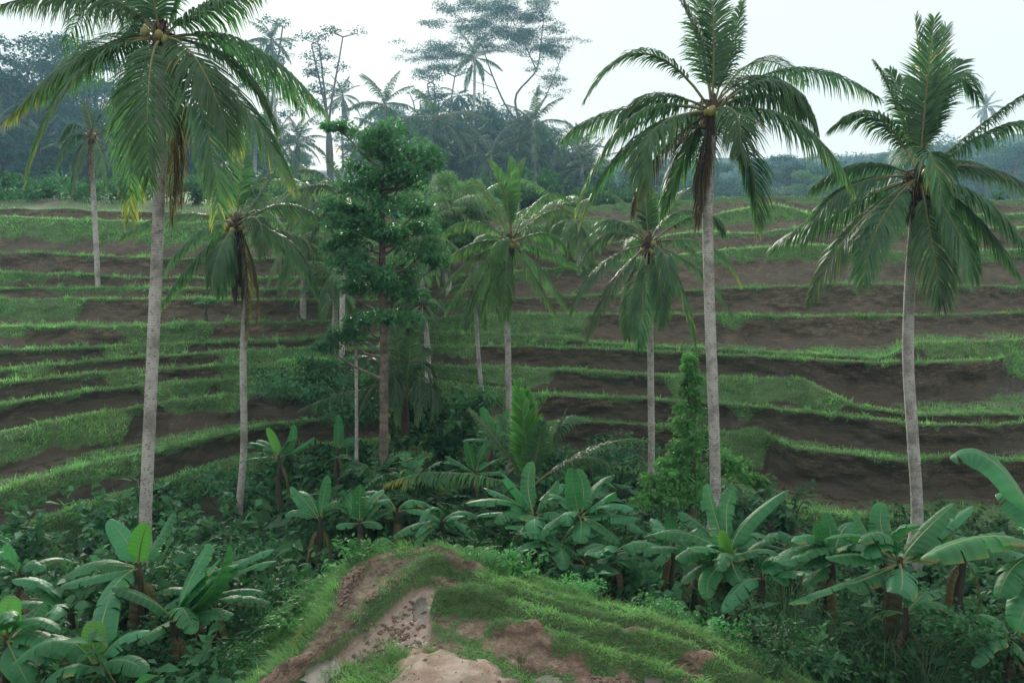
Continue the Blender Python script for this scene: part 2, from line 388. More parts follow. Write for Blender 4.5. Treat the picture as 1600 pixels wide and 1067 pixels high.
def terraces(us, specs, labels, seed, base_z, grass_mb, top_len, top_rise):
    nu = len(us)
    prevY = None; prev = None
    for k, sp in enumerate(specs):
        v = interp(sp['line'], us)
        wob = vnoise(np.stack([us * 0.018, np.full(nu, k * 7.7), np.zeros(nu)], 1), 1, seed, 3)
        v = v + wob * sp.get('wob', 2.2)
        a, dy, dz = ray(us, v)
        if 'z' in sp:
            dzc = np.minimum(dz, -0.01)
            Y = sp['z'] / dzc * dy
        else:
            Y = np.full(nu, float(sp['Y']))
        if prevY is not None:
            Y = np.maximum(Y, prevY + sp.get('gap', 0.75))
        Y = np.minimum(Y, 75)
        Y = np.convolve(np.pad(Y, 6, mode='edge'), np.ones(13) / 13, mode='valid')
        if prevY is not None: Y = np.maximum(Y, prevY + 0.5)
        s = Y / dy; X = a * s; Z = dz * s
        rho = np.hypot(X, Y); dirx, diry = X / rho, Y / rho
        rim = rho; rz = Z
        if prev is None:
            bz = np.full(nu, base_z); prho = rim - 3.0
        else:
            bz = prev['z'] - 0.10; prho = prev['rho'] + 0.5
        h = np.maximum(rz - bz, 0.05)
        slope = np.full(nu, sp.get('slope', 0.12)); cov = np.full(nu, sp.get('cov', 0.16) * 0.6)
        for (u0, u1, c) in sp.get('grass', ()):
            sm = np.clip((us - u0) / 25, 0, 1) * np.clip((u1 - us) / 25, 0, 1)
            cov = np.maximum(cov, c * sm); slope = np.maximum(slope, (0.35 + 0.45 * c) * sm)
        cov = np.clip(cov + 0.13 * vnoise(np.stack([us * 0.03, np.full(nu, k * 3.1), np.ones(nu)], 1), 1, seed + 5, 2), 0.05, 1.2)
        run = np.clip(slope * h, 0.04, np.maximum((rim - prho) * 0.85, 0.05))
        rows = []; ages = []; mud_shade = []
        base_rho = rim - run
        if prev is not None:                                  # tread of the terrace below
            for q in np.linspace(0.0, 0.96, 6):
                rr = prho + (base_rho - prho) * q
                zz = bz + 0.03 * (vnoise(np.stack([dirx * rr, diry * rr, np.zeros(nu)], 1), 2.2, seed + 3, 2))
                rows.append((rr, zz)); ages.append(np.full(nu, 0.92 - 0.45 * q) + 0.5 * vnoise(np.stack([dirx * rr, diry * rr, np.zeros(nu)], 1), 0.5, seed + 4, 2)); mud_shade.append(np.full(nu, 1.0))
        nr = 17
        for t in np.linspace(0, 1, nr):
            rr = base_rho + run * t ** 1.3
            zz = bz + h * t
            p3 = np.stack([dirx * rr * 0.8, diry * rr * 0.8, zz * 1.6], 1)
            bul = vnoise(p3, 1.0, seed + 9, 5) * min(1, 4 * t * (1 - t) + 0.15)
            under = -np.sin(t * math.pi) * 0.10 * np.minimum(h, 1.5) * (cov < 0.6)
            rr = rr - bul * 0.30 * np.minimum(h, 1.3) - under * 1.3 - 0.07 * vnoise(p3 * 3.5, 1.0, seed + 13, 3) * min(1, 5 * t * (1 - t))
            rows.append((rr, zz))
            ragged = 0.5 * vnoise(np.stack([dirx * rr * 2.2, diry * rr * 2.2, zz * 0.9], 1), 1.0, seed + 21, 3)
            g = (t - (1 - cov)) / 0.12 + ragged * 4.5
            ages.append(np.clip(g, 0, 1)); mud_shade.append(np.full(nu, 0.75 * max(0, 1 - t * 1.3)))  # riser foot takes the mud tone, partly as painted shade
        zn = 0.05 * vnoise(np.stack([dirx * rho * 1.5, diry * rho * 1.5, np.zeros(nu)], 1), 1, seed + 2, 3)
        for (o, dz_) in ((0.07, 0.05), (0.22, 0.07), (0.38, 0.03), (0.5, -0.10)):
            rows.append((rim + o, rz + dz_ + zn)); ages.append(np.full(nu, 1.0)); mud_shade.append(np.zeros(nu))
        if k == len(specs) - 1:
            for q in np.linspace(0.04, 1, 14):
                rr = rim + 0.5 + q * top_len
                zz = rz + top_rise * q ** 0.8 + 0.5 * vnoise(np.stack([dirx * rr, diry * rr, np.zeros(nu)], 1), 0.15, seed, 2) * min(1, q * 4)
                rows.append((rr, zz)); ages.append(np.full(nu, 1.0) - 0.8 * (vnoise(np.stack([dirx * rr, diry * rr, np.zeros(nu)], 1), 0.3, seed + 8, 2) > 0.25)); mud_shade.append(np.zeros(nu))
        RR = np.array([r for r, _ in rows]); ZZ = np.array([z for _, z in rows])
        V = np.stack([dirx[None] * RR, diry[None] * RR, ZZ], -1)
        nrow = len(rows)
        i = np.arange(nrow - 1)[:, None] * nu; j = np.arange(nu - 1)[None]
        f = np.stack([i + j, i + j + 1, i + nu + j + 1, i + nu + j], -1).reshape(-1, 4)
        mb = MB(); A = np.array(ages); W = np.array(mud_shade)
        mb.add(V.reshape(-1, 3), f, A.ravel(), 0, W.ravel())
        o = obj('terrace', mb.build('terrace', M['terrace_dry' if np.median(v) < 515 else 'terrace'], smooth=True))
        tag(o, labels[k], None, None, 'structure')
        # grass on this terrace
        A2 = A.copy()
        if prev is not None: A2[:6] *= 0.5
        q0 = V[:-1, :-1]; q1 = V[:-1, 1:]; q2 = V[1:, 1:]; q3 = V[1:, :-1]
        ar = np.linalg.norm(np.cross(q2 - q0, q3 - q1), axis=-1) * 0.5
        wq = ar * np.clip((A2[:-1, :-1] + A2[1:, 1:]) * 0.5 - 0.25, 0, 1)
        if k == len(specs) - 1:
            wq[-14:] *= 0.12
        inview = (us[:-1] > -60) & (us[:-1] < 1660)
        wq = wq * inview[None]
        dens = sp.get('dens', 210)
        cnt = int(wq.sum() * dens)
        cnt = min(cnt, 26000)
        if cnt > 0:
            pick = rng.choice(wq.size, cnt, p=(wq / wq.sum()).ravel())
            pi, pj = np.unravel_index(pick, wq.shape)
            fu = rng.random((cnt, 1)); fv = rng.random((cnt, 1))
            B = (q0[pi, pj] * (1 - fu) + q1[pi, pj] * fu) * (1 - fv) + (q3[pi, pj] * (1 - fu) + q2[pi, pj] * fu) * fv
            nn = norm(np.cross(q1 - q0, q3 - q0))[pi, pj]
            nn = norm(nn * 0.55 + np.array([0, 0, 0.85]) + rng.normal(size=(cnt, 3)) * 0.35)
            outw = -norm(B * [1, 1, 0])
            lean = outw * rng.uniform(0.0, 0.7, (cnt, 1)) + rng.normal(size=(cnt, 3)) * 0.3 - np.array([0, 0, 0.25])
            L = rng.uniform(0.09, 0.23, cnt) * sp.get('glen', 1.0)
            big = vnoise(B, 0.6, seed + 31, 2)
            L *= np.clip(1 + 1.1 * big + 0.5 * vnoise(B, 2.4, seed + 35, 2), 0.35, 1.9)
            age = np.clip(rng.normal(0.10, 0.13, cnt) + 0.45 * np.clip(vnoise(B, 0.25, seed + 33, 2), 0, 1), 0, 0.8)
            blades(grass_mb, B, nn, L, rng.uniform(0.018, 0.036, cnt), lean, age)
            # taller tufts of weeds here and there
            tc = rng.choice(cnt, 70); nb = 14
            TB = np.repeat(B[tc], nb, 0) + rng.normal(size=(70 * nb, 3)) * [.07, .07, .02]
            tn = norm(rng.normal(size=(70 * nb, 3)) * .35 + [0, 0, 1])
            blades(grass_mb, TB, tn, rng.uniform(.12, .34, 70 * nb) * np.repeat(rng.uniform(.5, 1.3, 70), nb), rng.uniform(.02, .05, 70 * nb), rng.normal(size=(70 * nb, 3)) * .45 - np.array([0, 0, .2]), np.repeat(np.clip(rng.normal(.1, .15, 70), 0, .6), nb))
        prev = dict(z=rz, rho=rim); prevY = Y

us_l = np.arange(-260, 611, 3.0)
LEFT = [
    dict(line=[(0, 840), (115, 798), (235, 763), (350, 724), (480, 700), (600, 690)], z=-8.4, cov=0.9, slope=0.8, glen=1.2),
    dict(line=[(0, 771), (130, 732), (235, 709), (345, 681), (430, 662), (545, 654), (600, 653)], z=-7.5, cov=0.45, grass=[(-300, 240, .6)], glen=1.1),
    dict(line=[(0, 679), (150, 649), (262, 630), (375, 615), (465, 618), (600, 622)], z=-6.4, cov=0.3, grass=[(-300, 215, .85), (240, 400, .5)], glen=1.1),
    dict(line=[(0, 634), (150, 611), (262, 600), (375, 592), (600, 590)], z=-5.7, cov=0.3, grass=[(210, 340, .8), (330, 480, .95)]),
    dict(line=[(0, 600), (150, 585), (311, 574), (450, 566), (600, 562)], z=-5.1, cov=0.35, grass=[(150, 250, .8), (330, 520, .95)]),
    dict(line=[(0, 581), (90, 570), (232, 558), (375, 551), (487, 547), (600, 546)], z=-4.7, cov=0.4, grass=[(0, 95, .8), (330, 520, .8)]),
    dict(line=[(0, 549), (232, 540), (500, 530), (600, 528)], z=-4.1, cov=0.35, grass=[(140, 300, .6)]),
    dict(line=[(0, 513), (165, 512), (345, 506), (525, 504), (600, 503)], z=-3.3, cov=0.3, grass=[(-300, 60, .55), (180, 345, .95)]),
    dict(line=[(0, 469), (525, 470), (600, 470)], z=-2.3, cov=0.14, grass=[(-300, 140, .95)]),
    dict(line=[(0, 452), (232, 452), (525, 453), (600, 453)], z=-1.8, cov=0.4, grass=[(60, 220, .5)]),
    dict(line=[(0, 427), (232, 435), (500, 434), (600, 434)], Y=44.6, cov=0.3, grass=[(-300, 90, .7)]),
    dict(line=[(0, 396), (100, 398), (236, 405), (500, 404), (600, 404)], Y=46.6, cov=0.12),
    dict(line=[(0, 340), (190, 348), (400, 352), (600, 352)], Y=50, cov=1.1, slope=0.9, wob=3),
    dict(line=[(0, 326), (190, 331), (400, 335), (600, 335)], Y=53, cov=0.15, slope=0.5, wob=3, dens=60),
]
LL = ['lowest grassy bank of the left hillside above the dark gully',
      'left hillside terrace with wide muddy tread, second from the gully',
      'left hillside terrace with broad sloping grass front, third from the gully',
      'left hillside terrace, fourth from the gully', 'left hillside terrace, fifth from the gully',
      'narrow left hillside terrace, sixth from the gully', 'narrow left hillside terrace, seventh from the gully',
      'left hillside terrace, eighth from the gully', 'left hillside terrace with level soil wall, ninth from the gully',
      'left hillside terrace, tenth from the gully', 'left hillside terrace, eleventh from the gully',
      'pinkish bare soil terrace below the grass slope of the left hillside',
      'tall grass slope below the forest edge of the left hillside', 'topmost reddish soil terrace at the left forest edge']
g_left = MB()
terraces(us_l, LEFT, LL, 100, -10.6, g_left, 140, 11.0)
tag(obj('grass', g_left.build('grass', M['grass'])), 'short green grass along the terrace edges of the left hillside', 'grass', None, 'stuff')

us_r = np.arange(540, 1861, 3.0)
RIGHT = [
    dict(line=[(540, 700), (800, 730), (1000, 745), (1190, 780), (1210, 791), (1297, 808), (1420, 817), (1600, 828)], z=-8.9, cov=0.9, slope=0.7, glen=1.2),
    dict(line=[(540, 640), (680, 652), (800, 668), (906, 659), (1010, 665), (1130, 677), (1185, 672), (1236, 702), (1420, 723), (1485, 714), (1600, 722)], z=-7.5, cov=0.12, grass=[(600, 880, .9), (1100, 1215, .9)]),
    dict(line=[(540, 590), (660, 594), (847, 619), (1010, 624), (1126, 632), (1337, 653), (1420, 664), (1548, 668), (1600, 660)], z=-6.5, cov=0.14, grass=[(600, 860, .7), (1130, 1200, .6)]),
    dict(line=[(540, 570), (660, 573), (800, 575), (1010, 587), (1250, 594), (1340, 638), (1420, 650), (1600, 648)], z=-5.6, cov=0.35, grass=[(600, 880, .8), (1030, 1330, .98)]),
    dict(line=[(540, 540), (660, 541), (820, 541), (1010, 549), (1170, 557), (1380, 569), (1544, 565), (1600, 552)], z=-4.7, cov=0.14, grass=[(600, 760, .6), (1560, 1900, .7)], gap=1.2),
    dict(line=[(540, 520), (660, 520), (850, 524), (920, 535), (1000, 541), (1380, 561), (1430, 538), (1600, 532)], z=-4.1, cov=0.5, grass=[(600, 900, .9), (1425, 1900, .98)]),
    dict(line=[(540, 500), (660, 499), (800, 494), (1010, 490), (1250, 495), (1600, 491)], z=-3.2, cov=0.13, grass=[(600, 930, .97), (1110, 1175, .6)], gap=1.2),
    dict(line=[(540, 478), (660, 472), (1000, 460), (1143, 451), (1337, 445), (1600, 449)], Y=44.5, cov=0.12, grass=[(600, 760, .7)], gap=1.5),
    dict(line=[(540, 440), (660, 432), (900, 420), (1000, 405), (1185, 388), (1290, 384), (1380, 396), (1600, 392)], Y=47.5, cov=0.6, slope=0.7, wob=4),
    dict(line=[(540, 405), (660, 400), (900, 388), (1100, 362), (1170, 366), (1270, 352), (1400, 360), (1600, 355)], Y=52, cov=0.35, slope=0.6, wob=4),
    dict(line=[(540, 385), (660, 375), (900, 352), (1100, 338), (1200, 322), (1300, 338), (1600, 335)], Y=58, cov=0.9, slope=0.9, wob=4),
    dict(line=[(540, 350), (660, 345), (1000, 318), (1200, 308), (1600, 315)], Y=68, cov=0.5, slope=0.9, wob=3, dens=60),
]
RL = ['lowest grassy bank of the right hillside behind the banana plants',
      'right hillside terrace with tall dark soil wall, second from the gully',
      'right hillside terrace, third from the gully', 'right hillside terrace with grassy front, fourth from the gully',
      'right hillside terrace with tall bulging soil wall, fifth from the gully', 'right hillside terrace, sixth from the gully',
      'right hillside terrace with long level grass rim, seventh from the gully', 'right hillside terrace with pale soil wall, eighth from the gully',
      'grassy sloping terrace of the right hillside, ninth from the gully', 'right hillside terrace, tenth from the gully',
      'hazy grass knoll near the top of the right hillside', 'topmost hazy terrace of the right hillside']
g_right = MB()
terraces(us_r, RIGHT, RL, 300, -10.6, g_right, 150, 2.5)
tag(obj('grass', g_right.build('grass', M['grass'])), 'short green grass along the terrace edges of the right hillside', 'grass', None, 'stuff')

# ------------------------------------------------------------------ ground sheet (gully floor, slopes far away)
def ground_z(X, Y):
    Y = np.asarray(Y, float)
    return np.interp(Y, [-30, 0, 4.5, 14, 20, 37, 80, 150, 220, 1500], [-1.2, -1.75, -6.7, -8.3, -9.35, -9.35, -1.0, -1.0, -12, -12])
gx = np.concatenate([np.linspace(-900, -60, 15), np.linspace(-55, 55, 111), np.linspace(60, 900, 15)])
gy = np.concatenate([np.linspace(-30, 0, 7), np.linspace(0.5, 60, 120), np.linspace(65, 200, 20), np.linspace(260, 1500, 12)])
GX, GY = np.meshgrid(gx, gy)
pts = np.stack([GX.ravel(), GY.ravel(), ground_z(GX, GY).ravel()], 1)
pts[:, 2] += 0.25 * vnoise(pts * [1, 1, 0], 0.5, 77, 3)
mb = MB(); nx, ny = len(gx), len(gy)
i = np.arange(ny - 1)[:, None] * nx; j = np.arange(nx - 1)[None]
mb.add(pts, np.stack([i + j, i + j + 1, i + nx + j + 1, i + nx + j], -1).reshape(-1, 4), 0.35, 0, 0.0)
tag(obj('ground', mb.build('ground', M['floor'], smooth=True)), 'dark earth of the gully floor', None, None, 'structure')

# ------------------------------------------------------------------ foreground spur with small paddies
Z0 = -5.5
def pl(pts, z=Z0):
    out = []
    for u, v in pts:
        a, dy, dz = ray(u, v); s = z / dz
        out.append((a * s, dy * s))
    return np.array(out)

def seg_dist(px, py, poly, closed=False):
    P_ = np.asarray(poly); Q = np.roll(P_, -1, 0) if closed else P_[1:]
    if not closed: P_ = P_[:-1]
    best = np.full(px.shape, 1e9); par = np.zeros(px.shape)
    for k, (a, b) in enumerate(zip(P_, Q)):
        d = b - a; L2 = d @ d + 1e-9
        t = np.clip(((px - a[0]) * d[0] + (py - a[1]) * d[1]) / L2, 0, 1)
        dd = np.hypot(px - a[0] - t * d[0], py - a[1] - t * d[1])
        m = dd < best; best = np.where(m, dd, best); par = np.where(m, k + t, par)
    return best, par

def inside(px, py, poly):
    r = np.zeros(px.shape, bool); n = len(poly); j = n - 1
    for i in range(n):
        xi, yi = poly[i]; xj, yj = poly[j]
        c = ((yi > py) != (yj > py)) & (px < (xj - xi) * (py - yi) / (yj - yi + 1e-12) + xi)
        r ^= c; j = i
    return r

D1 = pl([(380, 1095), (415, 1062), (475, 1025), (524, 957), (531, 912), (557, 886), (610, 864), (677, 856), (707, 866), (702, 880), (730, 894), (752, 901)])
D2 = pl([(400, 1100), (441, 1062), (490, 1032), (542, 991), (569, 961), (599, 942), (644, 901), (660, 890), (700, 880)])
D3 = pl([(696, 879), (745, 901), (782, 935), (824, 946), (887, 961), (1000, 973), (1080, 990), (1160, 1015), (1260, 1050), (1330, 1090)])
D3b = pl([(757, 915), (800, 925), (880, 943), (980, 958), (1060, 972), (1130, 995), (1220, 1030), (1300, 1070)])
D4 = pl([(690, 945), (730, 940), (786, 957), (831, 974), (887, 987), (1000, 992), (1080, 1010), (1150, 1035), (1240, 1075)])
D5 = pl([(780, 990), (840, 1000), (906, 1021), (1000, 1042), (1080, 1062), (1150, 1090)])
BOUND = np.vstack([pl([(330, 1130), (380, 1092)]), D1[1:9], pl([(760, 893), (850, 912), (960, 940), (1060, 960), (1140, 985), (1230, 1020), (1310, 1065), (1400, 1120), (1500, 1400), (100, 1400)])])
PADDY = pl([(640, 915), (668, 905), (700, 915), (737, 931), (690, 938), (678, 946), (678, 1000), (660, 1012), (600, 1010), (520, 1045), (470, 1080), (450, 1080), (500, 1035), (560, 985), (600, 950)])
STRIP = pl([(534, 950), (541, 915), (565, 893), (610, 873), (675, 866), (690, 872), (650, 885), (600, 925), (560, 955)])

gx = np.arange(-9.0, 9.0, 0.05); gy = np.arange(5.2, 17.5, 0.05)
GX, GY = np.meshgrid(gx, gy)
px_, py_ = GX.ravel(), GY.ravel()
p3 = np.stack([px_, py_, np.zeros_like(px_)], 1)
db, _ = seg_dist(px_, py_, BOUND, True)
ins = inside(px_, py_, BOUND)
sd = np.where(ins, -db, db)
n_lo = vnoise(p3, 0.9, 5, 3); n_mid = vnoise(p3, 3.0, 6, 4); n_hi = vnoise(p3, 9.0, 8, 3)
z = np.full(px_.shape, Z0)
z -= np.clip(px_ - 0.3, 0, 9) * 0.10
age = np.where(ins, 0.55 + 0.5 * n_mid + 0.3 * n_hi, 1.0)
wet = np.zeros_like(z)
def ridge(poly, hgt, wid, grass_top, zadj=0.0):
    global z, age
    d, _ = seg_dist(px_ + n_lo * 0.06, py_ + n_mid * 0.05, poly)
    k = np.exp(-(d / wid) ** 4)
    global zr
    zr = np.maximum(zr, k * hgt * (1 + 0.3 * n_mid))
    return d, k
dists = {}; zr = np.zeros_like(z)
for nm, poly, hg, wd in (('D1', D1, .05, .22), ('D2', D2, .20, .13), ('D3', D3, .24, .15), ('D3b', D3b, .2, .13), ('D4', D4, .25, .16), ('D5', D5, .24, .16)):
    dists[nm], k_ = ridge(poly, hg, wd, 1)
z = z + zr
for nm in ('D3', 'D4', 'D5', 'D3b', 'D2'):
    age = np.where(dists[nm] < 0.30, np.maximum(age, 0.95), age)
age = np.where((dists['D1'] < 0.17) & ins, 0.25 + 0.5 * n_mid, age)
age = np.where((dists['D2'] < 0.10), 0.45 + 0.7 * n_mid, age)
inp = inside(px_, py_, PADDY); ins_s = inside(px_, py_, STRIP)
dpad, _ = seg_dist(px_, py_, PADDY, True)
kp = np.where(inp, np.clip(dpad / 0.12, 0, 1), 0)
z -= kp * 0.16 - kp * 0.025 * n_hi
age = np.where(inp, age * (1 - kp), age); wet = np.maximum(wet, kp * 0.9)
dst, _ = seg_dist(px_, py_, STRIP, True)
ks = np.where(ins_s, np.clip(dst / 0.1, 0, 1), 0)
z -= ks * 0.10 - ks * 0.05 * n_hi
age = np.where(ins_s, age * (1 - ks), age); wet = np.maximum(wet, ks * 0.35)
# furrow between the paths on the lower left
path = pl([(430, 1075), (480, 1032), (535, 975), (560, 950)])
dpt, _ = seg_dist(px_, py_, path); age = np.where(dpt < 0.16, 0.25 + 0.5 * n_mid, age)
# bare trodden mounds
for (u, v, ru, rv, hz, rough_) in ((690, 1078, 110, 50, 0.36, 0.3), (737, 984, 24, 15, .07, .7), (800, 1014, 58, 17, .09, .6), (868, 1038, 46, 13, .07, .6), (960, 1062, 60, 15, .07, .6), (955, 1010, 34, 7, .02, .8), (1090, 1022, 34, 8, .02, .8), (1000, 985, 26, 6, .01, .8), (930, 1055, 34, 9, .03, .7), (705, 1015, 24, 11, .03, .4), (840, 995, 30, 6, .02, .8)):
    c = pl([(u, v)])[0]; e1 = pl([(u + ru, v)])[0]; e2 = pl([(u, v - rv)])[0]
    rx, ry = abs(e1[0] - c[0]), abs(e2[1] - c[1])
    q = np.hypot((px_ - c[0]) / rx, (py_ - c[1]) / ry) + 0.5 * n_mid + 0.25 * n_lo + 0.3 * n_hi
    z += hz * np.clip(1.3 - q, 0, 1) ** 1.2
    age = np.where(q < 1.15, np.minimum(age, np.clip((q - 0.7) * 2.4, 0, 1) + 0.5 * n_hi * rough_), age)
    wet = np.where(q < 1.0, np.minimum(wet, 0) - np.clip(hz * 3.0 - .12, 0, 1) * np.clip((1 - q) * 2.5, 0, 1), wet)
out_drop = np.where(ins, 0, sd)
z -= 0.95 * np.clip(out_drop - 0.05, 0, 1.2) + 0.65 * np.clip(out_drop - 1.25, 0, 20)
n_vh = vnoise(p3, 22.0, 12, 2)
z += 0.045 * n_mid * (1 - kp * 0.7) + 0.028 * n_hi + 0.016 * n_vh + 0.06 * n_lo * (1 - kp)
z = np.maximum(z, ground_z(px_, py_) - 0.4)
# rise to the viewer's bank
z = np.maximum(z, np.where((py_ < 7.2) & ins, -5.5 + (7.2 - py_) * 0.9, -99))
nx, ny = len(gx), len(gy)
SPV = np.stack([px_, py_, z], 1)
i = np.arange(ny - 1)[:, None] * nx; j = np.arange(nx - 1)[None]
SPF = np.stack([i + j, i + j + 1, i + nx + j + 1, i + nx + j], -1).reshape(-1, 4)
keepf = (sd[SPF].min(1) < 5.5)
mb = MB(); mb.add(SPV, SPF[keepf], np.clip(age, 0, 1), 0, wet)
spur = tag(obj('terrain', mb.build('terrain', M['spur'], smooth=True)), 'small stepped earth spur with muddy paddies, dikes and trodden clay in front', None, None, 'structure')

def spur_z(x, y):
    ix = np.clip(((np.asarray(x) - gx[0]) / 0.05).astype(int), 0, nx - 1); iy = np.clip(((np.asarray(y) - gy[0]) / 0.05).astype(int), 0, ny - 1)
    return z.reshape(ny, nx)[iy, ix]

def puddle(poly, zz):
    p = pl(poly); mbp = MB()
    c = p.mean(0); n = len(p)
    ringp = smooth_path(np.vstack([np.column_stack([p, np.zeros(n)]), [*p[0], 0]]), n * 5)[:, :2]
    ringp = c + (ringp - c) * (1 + 0.08 * rng.normal(size=(len(ringp), 1)))
    V = np.vstack([[*c, zz], np.column_stack([ringp, np.full(len(ringp), zz)])])
    k = len(ringp)
    mbp.add(V, np.array([[0, 1 + q, 1 + (q + 1) % k] for q in range(k)]))
    return mbp.build('puddle', M['water'])
for poly, lab in (([(650, 925), (664, 922), (668, 940), (664, 958), (652, 962), (646, 945)], 'thin puddle shining at the head of the muddy paddy'),
                  ([(470, 1064), (490, 1042), (520, 1035), (535, 1042), (520, 1062), (500, 1075)], 'puddle beside the grass tuft at the lower end of the paddy'),
                  ([(832, 1064), (850, 1053), (872, 1058), (880, 1070), (850, 1078)], 'puddle between the clay mounds at the bottom edge'),
                  ([(1005, 1052), (1020, 1047), (1036, 1052), (1034, 1064), (1010, 1066)], 'puddle under the lowest grassy dike at the bottom')):
    c = pl(poly).mean(0)
    tag(obj('puddle', puddle(poly, float(np.median(spur_z(pl(poly)[:, 0], pl(poly)[:, 1]))) + 0.018)), lab, None, None, 'structure').name = 'water'

# grass of the spur and its flanks
gm = MB()
FC = SPV[SPF[keepf]].mean(1); FA = age[SPF[keepf]].mean(1); FS = sd[SPF[keepf]].mean(1)
vis = (FC[:, 1] > 7.2) & (np.abs(FC[:, 0]) < FC[:, 1] * 0.70 + 0.3)
wgt = np.clip(FA - 0.33, 0.02, 0.6) * vis * np.where(FS > 3.2, 0, 1) * np.where(FS > 0.0, 0.8, 1.25)
cnt = 120000
pick = rng.choice(len(wgt), cnt, p=wgt / wgt.sum())
B = FC[pick] + rng.uniform(-.03, .03, (cnt, 3)) * [1, 1, 0]
sfl = FS[pick]
tuft = np.clip(vnoise(B, 2.5, 41, 2), -1, 1)
left_fl = (sfl > 0.03) & (B[:, 0] < 0)
L = np.where(sfl > 0.03, rng.uniform(0.12, 0.34, cnt), rng.uniform(0.05, 0.19, cnt)) * (1 + 0.75 * tuft)
L *= np.where((sfl < 0) & (np.hypot(B[:, 0] - pl([(595, 1040)])[0][0], (B[:, 1] - pl([(595, 1040)])[0][1])) < 0.75), 2.0, 1)
gxn, gyn = np.gradient(z.reshape(ny, nx), 0.05)
outx = np.where(sfl > 0, np.sign(B[:, 0]), rng.normal(size=cnt))
nn = norm(np.stack([outx * 0.25, -0.1 + 0 * outx, np.ones(cnt)], 1) + rng.normal(size=(cnt, 3)) * 0.35)
lean = np.stack([outx * rng.uniform(0.1, 0.8, cnt), rng.normal(size=cnt) * 0.4 - 0.15, -rng.uniform(0.0, 0.7, cnt)], 1)
agb = np.clip(rng.normal(0.08, 0.14, cnt) + 0.3 * np.clip(vnoise(B, 0.8, 43, 2), 0, 1) * (sfl < 0.2), 0, 0.75)
blades(gm, B - [0, 0, 0.01], nn, L, rng.uniform(0.006, 0.014, cnt), lean, agb)
tag(obj('grass', gm.build('grass', M['grass_near'])), 'green grass on the dikes and flanks of the front spur', 'grass', None, 'stuff')

# soil clods
def clod_verts(r):
    phi = (1 + 5 ** .5) / 2
    v = np.array([(-1, phi, 0), (1, phi, 0), (-1, -phi, 0), (1, -phi, 0), (0, -1, phi), (0, 1, phi), (0, -1, -phi), (0, 1, -phi), (phi, 0, -1), (phi, 0, 1), (-phi, 0, -1), (-phi, 0, 1)]) / 1.9
    return v * r * (1 + 0.22 * rng.normal(size=(12, 3))) * [1, 1, .7]
ICO = np.array([(0, 11, 5), (0, 5, 1), (0, 1, 7), (0, 7, 10), (0, 10, 11), (1, 5, 9), (5, 11, 4), (11, 10, 2), (10, 7, 6), (7, 1, 8), (3, 9, 4), (3, 4, 2), (3, 2, 6), (3, 6, 8), (3, 8, 9), (4, 9, 5), (2, 4, 11), (6, 2, 10), (8, 6, 7), (9, 8, 1)])
cm = MB()
for line, n_, sp_ in ((pl([(536, 950), (541, 915), (562, 893)]), 170, .08), (pl([(676, 905), (705, 912), (740, 930)]), 170, .09), (pl([(575, 960), (590, 945), (610, 930)]), 60, .07), (pl([(620, 990), (640, 960), (640, 930)]), 90, .25), (pl([(560, 1010), (640, 1000), (600, 970)]), 110, .3), (pl([(930, 1062), (1000, 1060), (1100, 1066)]), 120, .12), (pl([(580, 890), (620, 880), (660, 875)]), 60, .1)):
    for k in range(n_):
        t = R.random() * (len(line) - 1); a_ = int(t); f_ = t - a_
        q = line[a_] * (1 - f_) + line[a_ + 1] * f_ + rng.normal(size=2) * sp_ * 0.7
        cm.add(clod_verts(R.uniform(.012, .042)) + [q[0], q[1], float(spur_z(q[0], q[1])) + 0.012], ICO)
bare = np.where((FA < 0.35) & vis & (FS < 0))[0]
for k in rng.choice(bare, 420):
    q = FC[k] + rng.normal(size=3) * [.03, .03, 0]
    cm.add(clod_verts(R.uniform(.005, .014) if R.random() < .93 else R.uniform(.014, .03)) + q + [0, 0, .006], ICO)
tag(obj('soil_clods', cm.build('soil_clods', M['clod'])), 'dark broken soil clods beside the small paddies', 'soil', None, 'stuff')

